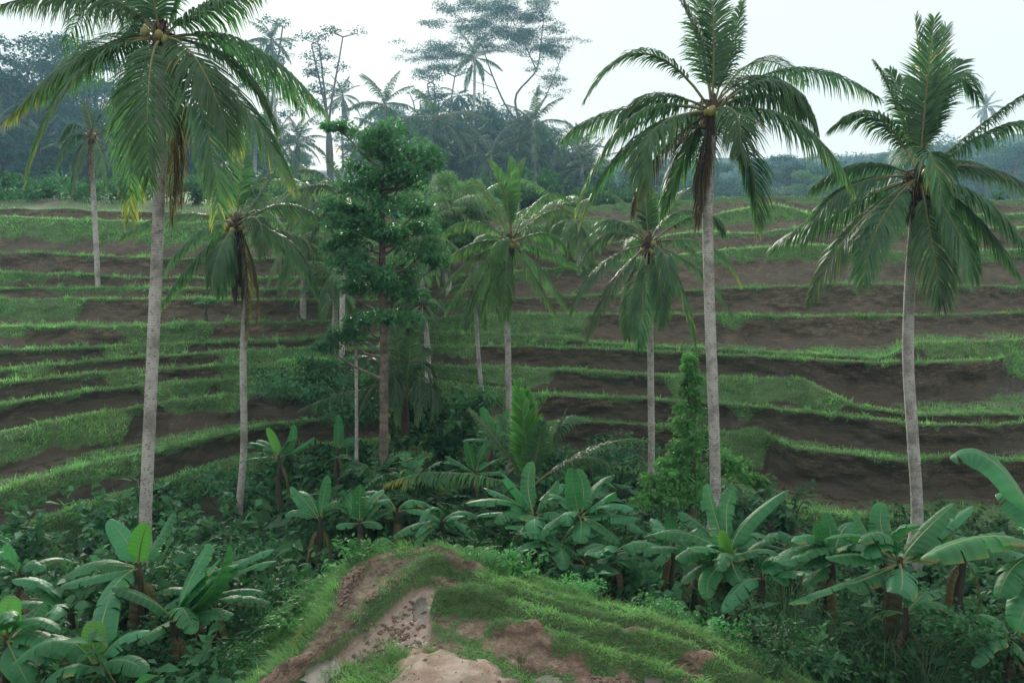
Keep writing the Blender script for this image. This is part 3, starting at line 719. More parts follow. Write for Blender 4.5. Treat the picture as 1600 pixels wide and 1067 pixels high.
# ------------------------------------------------------------------ palm fronds
def frond(mb, p0, p1, p2, pairs=60, leaf=0.85, width=0.045, droop=0.7, yellow=0.0, side=None, stalk=0.16, rad=0.03, dead=0.0, spread=1.0, rmb=None):
    """p0..p2: quadratic Bezier of the rachis; mat 0 leaflets, 1 rachis"""
    p0, p1, p2 = (np.asarray(q, float) for q in (p0, p1, p2))
    def bz(s):
        s = np.asarray(s)[:, None]
        return (1 - s) ** 2 * p0 + 2 * s * (1 - s) * p1 + s ** 2 * p2
    def tg(s):
        s = np.asarray(s)[:, None]
        return norm(2 * (1 - s) * (p1 - p0) + 2 * s * (p2 - p1))
    rs = np.linspace(0, 1, 10)
    tube(mb if rmb is None else rmb, bz(rs), rad * (1 - 0.85 * rs), 4, dead, 1 if rmb is None else 0)
    if side is None:
        hd = (p2 - p0) * [1, 1, 0]
        if np.linalg.norm(hd) < 0.3: hd = np.array([R.gauss(0, 1), R.gauss(0, 1), 0])
        side = norm(np.cross(hd, [0, 0, 1]))
    side = norm(np.asarray(side, float) + np.array([0, 0, R.uniform(-.4, .4)]))
    n = pairs
    s = np.repeat(np.linspace(stalk, 0.995, n), 2) + rng.normal(size=2 * n) * 0.004
    s = np.clip(s, 0, 1)
    sg = np.tile([1.0, -1.0], n)
    B = bz(s); T = tg(s)
    SD = norm(side[None] - (T @ side)[:, None] * T)
    NR = np.cross(SD, T); NR *= np.sign(NR[:, 2:3] + 1e-6)
    x = (s - stalk) / (1 - stalk)
    ll = leaf * (0.45 + 0.55 * np.clip(x / 0.22, 0, 1)) * (1 - 0.72 * np.clip((x - 0.35) / 0.65, 0, 1) ** 1.4) * rng.uniform(0.86, 1.08, 2 * n)
    if dead: ll *= rng.uniform(0.5, 1.0, 2 * n)
    ang = np.radians(58 - 30 * x) + rng.normal(size=2 * n) * 0.07
    D = T * np.cos(ang)[:, None] + SD * (sg * np.sin(ang) * spread)[:, None] + NR * 0.22
    D = norm(D)
    g = np.array([0, 0, -1.0]); dr = droop * rng.uniform(0.8, 1.2, 2 * n)
    qs = (0, 0.33, 0.68, 1.0); wp = (0.55, 1.0, 0.75, 0.0)
    pos = []
    for q in qs:
        pos.append(B + (D * (q * (1 - 0.35 * np.minimum(dr, 1.3) * q))[:, None] + g * (dr * q * q * 0.85)[:, None]) * ll[:, None])
    W = norm(T + NR * 0.25 * rng.normal(size=(2 * n, 1)))
    rows = []
    for k in range(4):
        dd = norm(pos[min(k + 1, 3)] - pos[max(k - 1, 0)])
        w_ = norm(W - (W * dd).sum(1, keepdims=True) * dd) * (width * 0.5 * wp[k] * (0.7 + 0.3 * (1 - x)))[:, None]
        if k < 3: rows += [pos[k] - w_, pos[k] + w_]
        else: rows.append(pos[k])
    V = np.stack(rows, 1).reshape(-1, 3)
    i = np.arange(2 * n)[:, None] * 7
    base_age = np.clip(rng.normal(0.06, 0.05, 2 * n) + yellow * np.clip((x - 0.45) / 0.55, 0, 1) ** 1.5 * rng.uniform(.5, 1.1, 2 * n), 0, 0.72)
    ag = np.stack([base_age] * 4 + [base_age + 0.06 + yellow * 0.12] * 2 + [base_age + 0.14 + 0.3 * yellow], 1)
    # a few dried leaflets
    dry = rng.random(2 * n) < 0.02
    ag[dry] += 0.35
    if dead: ag = np.full_like(ag, 0.8) + rng.uniform(-.06, .2, (2 * n, 1))
    mb.add(V, [np.hstack([i, i + 1, i + 3, i + 2]), np.hstack([i + 2, i + 3, i + 5, i + 4]), np.hstack([i + 4, i + 5, i + 6])], np.clip(ag, 0, 1).ravel())

def coconut_mesh(r, mat):
    mb = MB(); th = np.linspace(0.12, np.pi - 0.12, 7)
    pts = np.stack([np.zeros(7), np.zeros(7), -np.cos(th) * r * 1.2], 1)
    tube(mb, pts, np.sin(th) * r, 9)
    return mb.build('coconut', mat, smooth=True)
COCO = [coconut_mesh(0.12, M['coconut']), coconut_mesh(0.10, M['coconut']), coconut_mesh(0.11, M['husk'])]

def palm(label, trunk_px, Y, crown_px, fronds, trunk_r=(0.17, 0.12), mat='palm', tmat='ptrunk', leaf=0.85, pairs=62, width=0.05, coco=6, group='coconut palms on the slope', extra=5, base_extra=1.5, heart=0.32, yel=0.12, name='coconut_palm', skirt=0.0, scale_r=1.0, dk=0.9):
    """trunk_px: list of (u, v) from base to top; fronds: (mid_u, mid_v, dYmid, tip_u, tip_v, dYtip, droop, yellow, dead)"""
    tp = [at(u, v, Y) for u, v in trunk_px]
    base = tp[0] - np.array([0, 0, base_extra]); tp = [base] + tp
    crown = at(*crown_px, Y)
    root = thing(name, label, 'palm tree', tuple(base), group)
    # trunk with ring scars
    n = 90
    path = smooth_path(np.array(tp + [crown]) if np.linalg.norm(tp[-1] - crown) > 0.2 else np.array(tp), n)
    tt = np.linspace(0, 1, n)
    rad = trunk_r[0] + (trunk_r[1] - trunk_r[0]) * tt + 0.10 * np.exp(-((tt - 0.05) / 0.06) ** 2) * (trunk_r[0] / 0.17)
    rad = rad * (1 + 0.014 * np.where(np.arange(n) % 2, 1, -1) * (tt > 0.02))
    mb = MB(); tube(mb, path, rad, 12)
    obj('trunk', mb.build('trunk', M[tmat], smooth=True, origin=base), root)
    # fibrous heart below the fronds
    mb = MB()
    hp = np.array([crown - [0, 0, heart * 2.2], crown - [0, 0, heart], crown, crown + [0, 0, heart * 1.2]])
    tube(mb, smooth_path(hp, 10), np.interp(np.linspace(0, 1, 10), [0, .3, .7, 1], [trunk_r[1] * 1.05, trunk_r[1] * 1.5, trunk_r[1] * 1.45, .05]), 9, jitter=0.12)
    for k in range(26):
        a = R.random() * 6.28; l = R.uniform(0.25, 0.6) * heart / 0.32
        d = np.array([math.cos(a), math.sin(a), 0])
        q = crown + d * trunk_r[1] + [0, 0, R.uniform(-.45, .2) * heart / 0.32]
        tube(mb, [q, q + d * l * .45 + [0, 0, R.uniform(-.1, .25)], q + d * l * .7 + [0, 0, -l * R.uniform(.2, .8)]], [.035, .02, .004], 4)
    if skirt:
        for k in range(90):
            a = R.random() * 6.28; d = np.array([math.cos(a), math.sin(a), 0]); l = R.uniform(.4, 1.0) * skirt
            q = crown + d * trunk_r[1] * 1.1 - [0, 0, R.uniform(0.1, skirt * .8)]
            tube(mb, [q, q + d * R.uniform(.03, .14) - [0, 0, l * .5], q + d * R.uniform(.0, .16) - [0, 0, l]], [.02, .03, .004], 3)
    obj('crown_fibre', mb.build('crown_fibre', M['fibre'], origin=base), root)
    fm = [M[mat], M['rachis']]
    for fr in fronds:
        mu, mv, dm, tu, tv, dt = fr[:6]
        dr = fr[6] if len(fr) > 6 else 0.75; ye = (fr[7] * .65) if len(fr) > 7 else yel; de = fr[8] if len(fr) > 8 else 0
        m3 = at(mu, mv, Y + dm); t3 = at(tu, tv, Y + dt)
        s3 = crown + norm(m3 - crown) * trunk_r[1]
        c3 = 2 * m3 - 0.5 * (s3 + t3)
        mb = MB(); rm = MB()
        dr = dr if de else dr * dk
        frond(mb, s3, c3, t3, pairs=pairs, leaf=leaf * (0.7 if de else 1), width=width * (0.6 if de else 1), droop=dr, yellow=ye, dead=de, rad=0.034 * scale_r, rmb=rm,
              side=None if abs(dt) < 0.8 or np.hypot(tu - crown_px[0], 0) > 60 else np.array([1, 0.15 * R.uniform(-1, 1), 0]))
        fo = obj('frond' if not de else 'dead_frond', mb.build('frond', M[mat], origin=base), root)
        obj('rachis', rm.build('rachis', M['rachis'] if not de else M['fibre'], origin=base), fo)
    # fronds pointing away from the camera
    for k in range(extra):
        a = math.radians(R.uniform(25, 155)); L_ = R.uniform(3.2, 4.2) * (leaf / 0.85); el = math.radians(R.uniform(-20, 55))
        d = np.array([math.cos(a), math.sin(a), 0]); up = np.array([0, 0, 1.0])
        mb = MB(); p1 = crown + (d * math.cos(el) + up * math.sin(el)) * L_ * 0.55; p2 = crown + d * L_ * R.uniform(.75, .9) + up * (math.sin(el) * L_ * 0.5 - R.uniform(.6, 1.6))
        frond(mb, crown, p1, p2, pairs=pairs - 12, leaf=leaf, width=width, droop=R.uniform(.6, .9), yellow=yel, rad=.03)
        obj('frond', mb.build('frond', fm, origin=base), root)
    for k in range(coco):
        a = R.uniform(math.pi, 2 * math.pi); d = np.array([math.cos(a), math.sin(a), 0])
        q = crown + d * R.uniform(.2, .42) + [0, 0, R.uniform(-.35, .05)] - base
        o = obj('coconut', COCO[k % 3 if k > 2 else 0], root, tuple(q), (R.uniform(-.5, .5), R.uniform(-.5, .5), 0), R.uniform(.65, .9))
    return root

palm('tallest pale coconut palm on the left rising behind light green banana leaves', [(227, 830), (232, 700), (240, 520), (246, 380), (250, 250)], 17.0, (252, 58), [
    (150, -8, -.3, 8, 6, -.5, 1.0), (135, 88, -.2, 12, 188, .2, .8, .75), (128, 112, -1.2, 44, 275, -1.6, .55, .5), (233, 125, -1.5, 233, 282, -1.9, .45, .35),
    (312, 165, -1.4, 342, 338, -1.7, .5, .6), (308, 95, -1.1, 362, 225, -1.4, .55, .1), (368, 150, -.4, 456, 288, -.6, .8, .65), (362, 96, .8, 428, 196, 1.2, .7, .3),
    (385, 72, .1, 500, 165, 0, 1.0, .3), (320, 14, -.2, 420, -25, -.3, .9), (215, 5, .3, 150, -90, .5, .7), (238, -20, -.3, 228, -140, -.5, .6), (285, -10, .2, 310, -120, .4, .6), (160, 72, 1.0, 62, 150, 1.8, .8),
    (212, 160, .8, 203, 340, 1.0, .7, .8), (272, 190, -.25, 268, 345, -.2, 1.3, 0, 1), (278, 160, -.1, 282, 320, 0, 1.3, 0, 1), (330, 130, 1.2, 365, 235, 1.6, .8, .8)],
    trunk_r=(.14, .112), leaf=1.15, pairs=98, width=.043, coco=6, heart=.34)
palm('coconut palm with dark shaggy trunk top, left of the bushy layered tree', [(374, 797), (381, 700), (380, 560), (384, 440)], 26.0, (370, 350), [
    (376, 280, -.3, 385, 214, -.5, .35, 0), (400, 288, .3, 452, 262, .8, .6), (455, 322, -.3, 520, 362, -.5, .8), (450, 378, -.5, 495, 462, -.6, .9, .3), (404, 344, -1.1, 410, 398, -1.6, .8),
    (310, 364, -.3, 254, 428, -.3, .9, .3), (305, 408, -.6, 250, 482, -.7, .9, .5), (272, 335, .3, 190, 372, .3, .9, .4), (345, 388, -1.0, 328, 445, -1.3, .9, .2), (352, 400, -.6, 345, 460, -.8, 1.0, .2), (440, 360, 1, 500, 392, 1.4, .9),
    (342, 290, .8, 312, 252, 1.2, .6), (386, 430, -.2, 386, 530, -.2, 1.3, 0, 1), (396, 420, 0, 402, 505, 0, 1.3, 0, 1), (410, 300, .8, 440, 240, 1.2, .5)],
    trunk_r=(.125, .10), leaf=.85, pairs=80, width=.046, dk=.95, extra=3, skirt=1.7, coco=8)
palm('hazy pale palm half hidden behind the left side of the bushy layered tree', [(534, 592), (535, 470), (536, 380)], 37.0, (536, 305), [
    (500, 270, -.3, 462, 268, -.5, .8), (505, 290, -.3, 455, 300, -.5, .9), (495, 315, -.5, 452, 365, -.6, .9), (505, 335, 0, 475, 400, 0, .9), (520, 260, .3, 490, 225, .4, .5), (545, 260, 0, 560, 225, 0, .5), (575, 280, 0, 610, 300, 0, .8), (575, 320, 0, 610, 370, 0, .9), (520, 350, -.8, 510, 420, -1, .9), (550, 350, -.8, 560, 420, -1, .9)],
    trunk_r=(.14, .11), leaf=.8, pairs=46, width=.06, coco=3, mat='palm_far', yel=.25)
palm('coconut palm with upright fan crown standing at the middle of the terraces', [(796, 690), (794, 560), (792, 470)], 30.0, (797, 378), [
    (790, 305, -.3, 766, 252, -.5, .3), (806, 298, .2, 819, 250, .4, .3), (797, 300, -.2, 797, 248, -.3, .3), (766, 314, .4, 740, 282, .7, .5), (845, 310, .2, 888, 313, .3, .8), (850, 334, -.2, 887, 330, -.3, .8),
    (862, 368, -.4, 886, 408, -.5, .8), (850, 390, .4, 906, 418, .6, .9), (845, 424, -.5, 886, 482, -.6, .9, .3), (830, 428, -.8, 868, 492, -1, .9, .4), (737, 346, -.2, 684, 372, -.3, .9, .3), (742, 380, .3, 692, 412, .4, .9, .2),
    (732, 408, -.3, 692, 452, -.3, .9, .2), (742, 424, -.6, 698, 486, -.7, .9, .45), (758, 430, -.8, 734, 490, -1.0, .9, .3), (776, 430, -.6, 752, 495, -.8, .9, .3), (784, 376, -1.0, 780, 404, -1.4, .8), (790, 430, -.9, 792, 500, -1.1, 1.0, .3)],
    trunk_r=(.13, .105), leaf=.74, pairs=74, width=.048, coco=5, yel=.2, tmat='ptrunk', dk=.95, extra=3, mat='palm_mid')
palm('slender thin palm just left of the upright fan palm', [(755, 640), (748, 560), (744, 500)], 33.0, (742, 462), [
    (725, 455, 0, 708, 490, 0, .9), (760, 455, 0, 775, 490, 0, .9), (735, 480, -.5, 728, 515, -.7, .9), (752, 480, -.5, 757, 512, -.7, .9), (742, 440, 0, 740, 415, 0, .4), (722, 445, .3, 700, 460, .4, .8)],
    trunk_r=(.095, .075), leaf=.5, pairs=34, width=.05, coco=0, extra=2, heart=.2)
palm('coconut palm with low drooping crown left of the creeper covered tree', [(1018, 722), (1017, 600), (1016, 500)], 27.0, (1014, 380), [
    (1010, 330, -.2, 1008, 285, -.3, .4), (1028, 330, .3, 1042, 290, .5, .4), (1052, 334, .3, 1100, 336, .6, .8), (968, 346, .3, 930, 350, .5, .8), (950, 366, -.3, 906, 414, -.4, .9, .2), (938, 416, -.4, 893, 487, -.5, .9, .3),
    (957, 446, -.6, 918, 530, -.7, .8, .35), (988, 456, -.8, 980, 527, -1.0, .9, .3), (1004, 470, -1.0, 1000, 542, -1.2, .9, .2), (1060, 446, -.7, 1086, 546, -.9, .8, .3), (1095, 424, -.3, 1145, 497, -.4, .9, .2), (1105, 382, .2, 1156, 442, .2, .9, .8),
    (1040, 402, -1.1, 1046, 458, -1.5, .8, .2), (1095, 336, .8, 1130, 366, 1.0, .9), (975, 320, .8, 950, 300, 1.2, .6), (1060, 310, 1, 1085, 295, 1.4, .6), (1030, 440, -.9, 1034, 510, -1.1, .9, .3)],
    trunk_r=(.125, .10), leaf=.8, pairs=80, width=.046, coco=6, tmat='ptrunk', dk=.9, extra=3)
palm('tall coconut palm with hanging dead fronds behind the creeper covered tree', [(1118, 770), (1114, 620), (1109, 480), (1106, 330), (1110, 240)], 19.5, (1113, 172), [
    (1115, 60, -.2, 1112, -30, -.3, .45), (1090, 62, .2, 1050, -20, .3, .5), (1138, 85, .2, 1160, 5, .4, .5), (1100, 70, .6, 1085, -20, .9, .5), (1008, 84, -.2, 918, 152, -.4, .55, .25), (1022, 152, .8, 968, 202, 1.1, .9), (986, 188, -.5, 904, 322, -.7, .8, .6),
    (986, 224, -.2, 910, 342, -.2, .8, .6), (1022, 204, -1.2, 1010, 288, -1.7, .8, .4), (1022, 252, -.5, 990, 335, -.7, 1.2, 0, 1), (1070, 240, .5, 1038, 332, .7, .8, .3), (1212, 130, -.3, 1274, 198, -.5, .95, .2),
    (1238, 108, .8, 1370, 152, 1.0, .9, .1), (1238, 190, -.6, 1330, 292, -.9, 1.0, .4), (1170, 250, .3, 1182, 355, .5, .7, .5), (1150, 178, -1.0, 1156, 240, -1.5, .7, .3), (1100, 255, -.2, 1090, 352, -.2, 1.3, 0, 1), (1098, 240, -.15, 1096, 320, -.15, 1.3, 0, 1), (1190, 150, .8, 1250, 180, 1.2, .9), (1040, 200, .9, 985, 250, 1.3, .9, .4)],
    trunk_r=(.14, .12), leaf=1.08, pairs=94, width=.044, extra=8, coco=7)
palm('coconut palm with green spear leaves on the right above the banana clump', [(1433, 800), (1426, 680), (1419, 560), (1422, 440), (1430, 340)], 20.0, (1437, 275), [
    (1447, 145, -.3, 1460, 30, -.5, .25, 0), (1440, 150, .1, 1430, 30, .2, .25, 0), (1452, 150, .3, 1478, 45, .5, .25, 0), (1478, 132, .2, 1528, 152, .3, .8), (1470, 145, .5, 1502, 96, .8, .4), (1530, 198, -.1, 1612, 140, -.2, .7), (1545, 207, -.4, 1625, 192, -.5, .8),
    (1540, 262, .3, 1626, 312, .4, .9), (1540, 315, -.8, 1612, 402, -1.1, .9, .1), (1520, 335, -.3, 1592, 430, -.4, .9, .2), (1452, 238, -1.1, 1473, 315, -1.6, .7), (1456, 378, -.9, 1472, 476, -1.1, .8, .2), (1376, 346, -1.1, 1350, 442, -1.4, .7, .3), (1332, 360, -.5, 1268, 466, -.7, .8, .35),
    (1322, 296, .2, 1256, 376, .2, .8), (1345, 258, .7, 1272, 292, .9, .9), (1400, 165, .3, 1366, 98, .5, .6), (1372, 186, 0, 1302, 198, 0, .7), (1420, 180, .6, 1390, 110, 1.0, .5), (1490, 250, .9, 1560, 270, 1.3, .9), (1490, 350, -.9, 1520, 430, -1.2, .9, .1)],
    trunk_r=(.15, .12), leaf=1.08, pairs=94, width=.044, extra=8, coco=6, skirt=.9)
palm('lone pale trunked palm on the upper left terraces below the forest', [(154, 497), (152, 420), (147, 320), (144, 270)], 45.0, (144, 212), [
    (115, 195, -.3, 92, 225, -.4, .9), (110, 220, 0, 85, 270, 0, .9), (125, 240, -.6, 112, 300, -.8, 1), (172, 200, 0, 198, 225, 0, .9), (175, 225, -.3, 195, 280, -.4, .9), (160, 245, -.8, 168, 300, -1, 1), (140, 185, .4, 130, 160, .6, .5), (155, 185, .3, 172, 165, .4, .5), (142, 250, -.6, 140, 300, -.8, 1, 0, 1), (120, 255, 0, 118, 308, 0, 1.2, 0, 1)],
    trunk_r=(.17, .12), leaf=.8, pairs=46, width=.07, coco=4, mat='palm_far')
palm('small palm with dark rosette beside the bushy layered tree', [(669, 556), (666, 520), (662, 490)], 36.0, (660, 476), [
    (640, 470, 0, 628, 492, 0, .6), (680, 470, 0, 695, 490, 0, .6), (650, 455, 0, 640, 440, 0, .4), (668, 455, 0, 680, 445, 0, .4), (645, 488, -.4, 636, 512, -.6, .7), (675, 488, -.4, 684, 510, -.6, .7), (660, 492, -.6, 660, 516, -.9, .7)],
    trunk_r=(.13, .11), leaf=.45, pairs=30, width=.06, coco=0, extra=3, heart=.25)

# trunkless young palms in the gully
def ground_palm(label, Y, crown_px, fronds, mat, leaf, pairs=48, width=.055, yel=.1, name='young_palm', rad=1.0):
    crown = at(*crown_px, Y); base = crown - np.array([0, 0, 1.2])
    root = thing(name, label, 'palm tree', tuple(base))
    mb = MB(); tube(mb, [base, crown - [0, 0, .4], crown + [0, 0, .1]], [.16, .15, .08], 8, jitter=.08)
    obj('trunk', mb.build('trunk', M['fibre'], origin=base), root)
    for fr in fronds:
        mu, mv, dm, tu, tv, dt = fr[:6]; dr = fr[6]; ye = fr[7] if len(fr) > 7 else yel; mt = fr[8] if len(fr) > 8 else mat; wd = fr[9] if len(fr) > 9 else width; sp = fr[10] if len(fr) > 10 else 1.0
        m3 = at(mu, mv, Y + dm); t3 = at(tu, tv, Y + dt); c3 = 2 * m3 - .5 * (crown + t3)
        mb = MB(); frond(mb, crown, c3, t3, pairs=pairs, leaf=leaf, width=wd, droop=dr, yellow=ye, side=np.array([1, .2, 0]) if abs(tu - crown_px[0]) < 40 else None, rad=.03 * rad, spread=sp)
        obj('frond', mb.build('frond', [M[mt], M['rachis']], origin=base), root)
    return root
ground_palm('young trunkless palm with broad bright spear leaf among the middle bananas', 21.5, (826, 765), [
    (822, 690, -.2, 808, 598, -.3, .12, 0, 'palm_fresh', .13, .8), (828, 690, 0, 822, 612, .1, .12, 0, 'palm_fresh', .11, .8), (866, 674, .3, 908, 652, .5, .7), (862, 690, 0, 885, 640, 0, .7), (925, 700, -.2, 1010, 688, -.3, .55, .3), (785, 700, .2, 735, 640, .3, .5, .3), (700, 738, -.3, 602, 757, -.4, .95, .8), (840, 700, -.6, 846, 660, -.9, .5), (800, 690, .5, 780, 650, .8, .5), (905, 715, .5, 960, 735, .8, .8)],
    'palm', .75, 56)
ground_palm('dark drooping salak palm clump at the foot of the bushy layered tree', 27.0, (632, 625), [
    (660, 570, -.3, 682, 625, -.5, .8), (650, 560, .3, 668, 545, .5, .6), (610, 560, 0, 585, 600, 0, .8), (590, 600, -.5, 560, 650, -.7, .8), (640, 550, -.4, 640, 515, -.6, .5), (670, 600, -.6, 676, 655, -.9, .8), (612, 580, -.8, 596, 660, -1.1, .8), (600, 560, .4, 575, 535, .6, .6), (655, 590, -.9, 650, 660, -1.2, .9), (560, 610, 0, 470, 640, 0, .8), (622, 545, .2, 615, 505, .3, .5), (580, 560, .4, 540, 580, .5, .8), (620, 590, -.9, 622, 660, -1.2, .9)],
    'palm_far', .75, 44, .06)

# ------------------------------------------------------------------ leafy trees
def leaf_quads(mb, cen, out, size, age, mat=0, fold=0.25, aspect=0.55, hang=0.35):
    """diamond leaves with a fold; cen (n,3), out (n,3) growing direction"""
    n = len(cen)
    d = norm(out + rng.normal(size=(n, 3)) * 0.55 - np.array([0, 0, hang]))
    sdv = norm(np.cross(d, np.array([0, 0, 1.0]) + rng.normal(size=(n, 3)) * 0.35))
    up = np.cross(sdv, d)
    L = size[:, None]; W = L * aspect
    p0 = cen; p1 = cen + d * L * .45 + sdv * W * .5 + up * L * fold * .3; p2 = cen + d * L - np.array([0, 0, 0.12]) * L; p3 = cen + d * L * .45 - sdv * W * .5 + up * L * fold * .3
    V = np.stack([p0, p1, p2, p3], 1).reshape(-1, 3)
    i = np.arange(n)[:, None] * 4
    mb.add(V, [np.hstack([i, i + 1, i + 2]), np.hstack([i, i + 2, i + 3])], np.repeat(age, 4), mat)

def clump(mb, c, r, n, size, flat=1.0, shell=0.55, seed=0):
    """leaf clump: points in the shell of a bumpy ellipsoid, denser on top"""
    d = norm(rng.normal(size=(n, 3))); d[:, 2] = np.where(d[:, 2] < -0.25, -d[:, 2] * rng.uniform(.2, 1, n), d[:, 2]); d = norm(d)
    rr = rng.uniform(shell, 1.0, n) ** 0.6
    bump = 1 + 0.35 * vnoise(d * 2.2 + np.asarray(c)[None] * 3.1, 1.0, seed, 2)
    r = np.asarray(r, float)
    p = np.asarray(c) + d * r * (rr * bump)[:, None]
    leaf_quads(mb, p, d * [1, 1, .5], size * rng.uniform(.6, 1.25, n), np.clip(rng.normal(.05, .07, n), 0, .5))

Y1 = 25.0
base = at(601, 760, Y1) - [0, 0, 1.0]
root = thing('layered_tree', 'bushy green tree with layered crown and straight mottled trunk', 'tree', tuple(base))
mb = MB()
tpath = smooth_path([base, at(600, 720, Y1), at(600, 520, Y1), at(597, 380, Y1), at(598, 270, Y1)], 50)
tube(mb, tpath, np.interp(np.linspace(0, 1, 50), [0, .05, .5, 1], [.24, .16, .13, .07]), 10, jitter=.03)
clumps = [(600, 232, .3, 30, 20), (625, 285, .2, 34, 18), (535, 320, .2, 30, 14), (655, 355, .3, 30, 16), (600, 365, -.6, 34, 18), (610, 440, -.4, 36, 18), (640, 460, .3, 30, 14), (600, 275, -.4, 34, 16), (575, 350, -.5, 30, 16), (540, 345, -.3, 30, 14), (550, 400, -.5, 36, 18), (545, 450, -.2, 34, 16), (576, 226, -.3, 36, 24), (602, 206, .2, 26, 20), (534, 200, 0, 28, 8), (650, 240, 0, 40, 24), (672, 258, .3, 20, 16), (640, 268, -.6, 28, 14), (560, 294, -.3, 38, 18), (596, 322, -.7, 32, 18), (650, 326, -.2, 28, 15),
          (523, 388, 0, 27, 15), (552, 370, .4, 32, 14), (576, 424, -.8, 46, 22), (656, 392, -.2, 38, 22), (682, 410, .2, 20, 14), (626, 370, .7, 28, 14), (630, 424, .5, 26, 16), (608, 494, -.8, 46, 18), (538, 522, 0, 32, 13), (508, 540, .3, 22, 9), (570, 500, .6, 32, 13), (562, 262, .6, 24, 12), (612, 255, .6, 30, 14), (570, 330, .5, 26, 10)]
for (u, v, d, ru, rv) in clumps:
    c = at(u, v + rv * .5, Y1 + d)
    k = np.argmin(np.abs(tpath[:, 2] - (c[2] - np.hypot(c[0] - tpath[-1, 0], d) * .45)))
    a = tpath[k]; mid = (a + c) / 2 + np.array([0, 0, -.12 + R.uniform(-.1, .1)])
    tube(mb, smooth_path([a, mid, c], 7), np.linspace(.06, .018, 7), 5)
    for q in range(5):
        e = c + np.array([R.gauss(0, .5) * ru / F * Y1, R.gauss(0, .35), R.uniform(0, .25)])
        tube(mb, [mid * .3 + c * .7, (c + e) / 2 + [0, 0, .04], e], [.018, .012, .006], 4)
obj('trunk', mb.build('trunk', M['bark'], smooth=True, origin=base), root)
mb = MB()
for q, (u, v, d, ru, rv) in enumerate(clumps):
    kx = Y1 / F
    c0 = at(u, v + rv * .35, Y1 + d)
    for s_ in range(7):     # sub-clumps make the layered, uneven outline
        cc = c0 + np.array([R.uniform(-.6, .6) * ru * kx, R.uniform(-.6, .6) * ru * kx, R.uniform(-.45, .7) * rv * kx])
        clump(mb, cc, np.array([ru * R.uniform(.45, .7), ru * R.uniform(.45, .7), rv * R.uniform(.55, .95)]) * kx, int(3.1 * ru), .15, seed=q * 7 + s_, shell=.7)
obj('crown', mb.build('crown', M['tree'], origin=base), root)

# thin bare pole-like trunk in front
base = at(557, 740, 25.6)
root = thing('slender_sapling', 'very thin pale trunk just left of the mottled tree trunk', 'tree', tuple(base))
mb = MB(); tube(mb, smooth_path([base, at(557, 650, 25.6), at(556, 560, 25.6), at(553, 520, 25.6)], 24), np.linspace(.065, .045, 24), 7)
obj('trunk', mb.build('trunk', M['ptrunk'], smooth=True, origin=base), root)
mb = MB()
for q in range(6): clump(mb, at(553 + R.uniform(-16, 16), 520 + R.uniform(-14, 20), 25.6 + R.uniform(-.3, .3)), (.3, .3, .2), 60, .12, seed=q)
obj('crown', mb.build('crown', M['tree'], origin=base), root)

# creeper covered tree
Yc = 21.0; base = at(1082, 800, Yc) - [0, 0, .8]
root = thing('creeper_tree', 'small tree wrapped in climbing creeper, tapering to a thin top', 'tree', tuple(base))
mb = MB(); tube(mb, smooth_path([base, at(1082, 700, Yc), at(1078, 560, Yc)], 20), np.linspace(.14, .03, 20), 7)
obj('trunk', mb.build('trunk', M['bark'], origin=base), root)
mb = MB()
for (v, r, n_) in [(552, 5, 1), (562, 8, 2), (574, 10, 3), (588, 14, 4), (604, 18, 5), (622, 22, 6), (640, 27, 7), (658, 28, 4), (676, 30, 4), (694, 34, 5), (712, 42, 6), (730, 52, 7), (748, 62, 8), (766, 66, 8), (785, 66, 7)]:
    for q in range(n_):
        kx = Yc / F
        cc = at(1078 + R.uniform(-.65, .65) * r, v + R.uniform(-9, 9), Yc + R.uniform(-.7, .5) * r * kx)
        clump(mb, cc, np.array([1, 1, .9]) * (R.uniform(11, 18) if v > 650 else R.uniform(6, 11)) * kx, 85, .135, seed=q + v, shell=.5)
for (u, v, r) in [(1150, 735, 26), (1170, 745, 20), (1130, 722, 24), (1020, 760, 24), (1008, 790, 26), (1040, 735, 22), (1185, 752, 12)]:
    for q in range(4): clump(mb, at(u + R.uniform(-.6, .6) * r, v + R.uniform(-.5, .5) * r, Yc + R.uniform(-.4, .4)), np.full(3, r * .55 * Yc / F), 110, .14, seed=q + u, shell=.5)
obj('creeper_foliage', mb.build('creeper_foliage', M['vine'], origin=base), root)

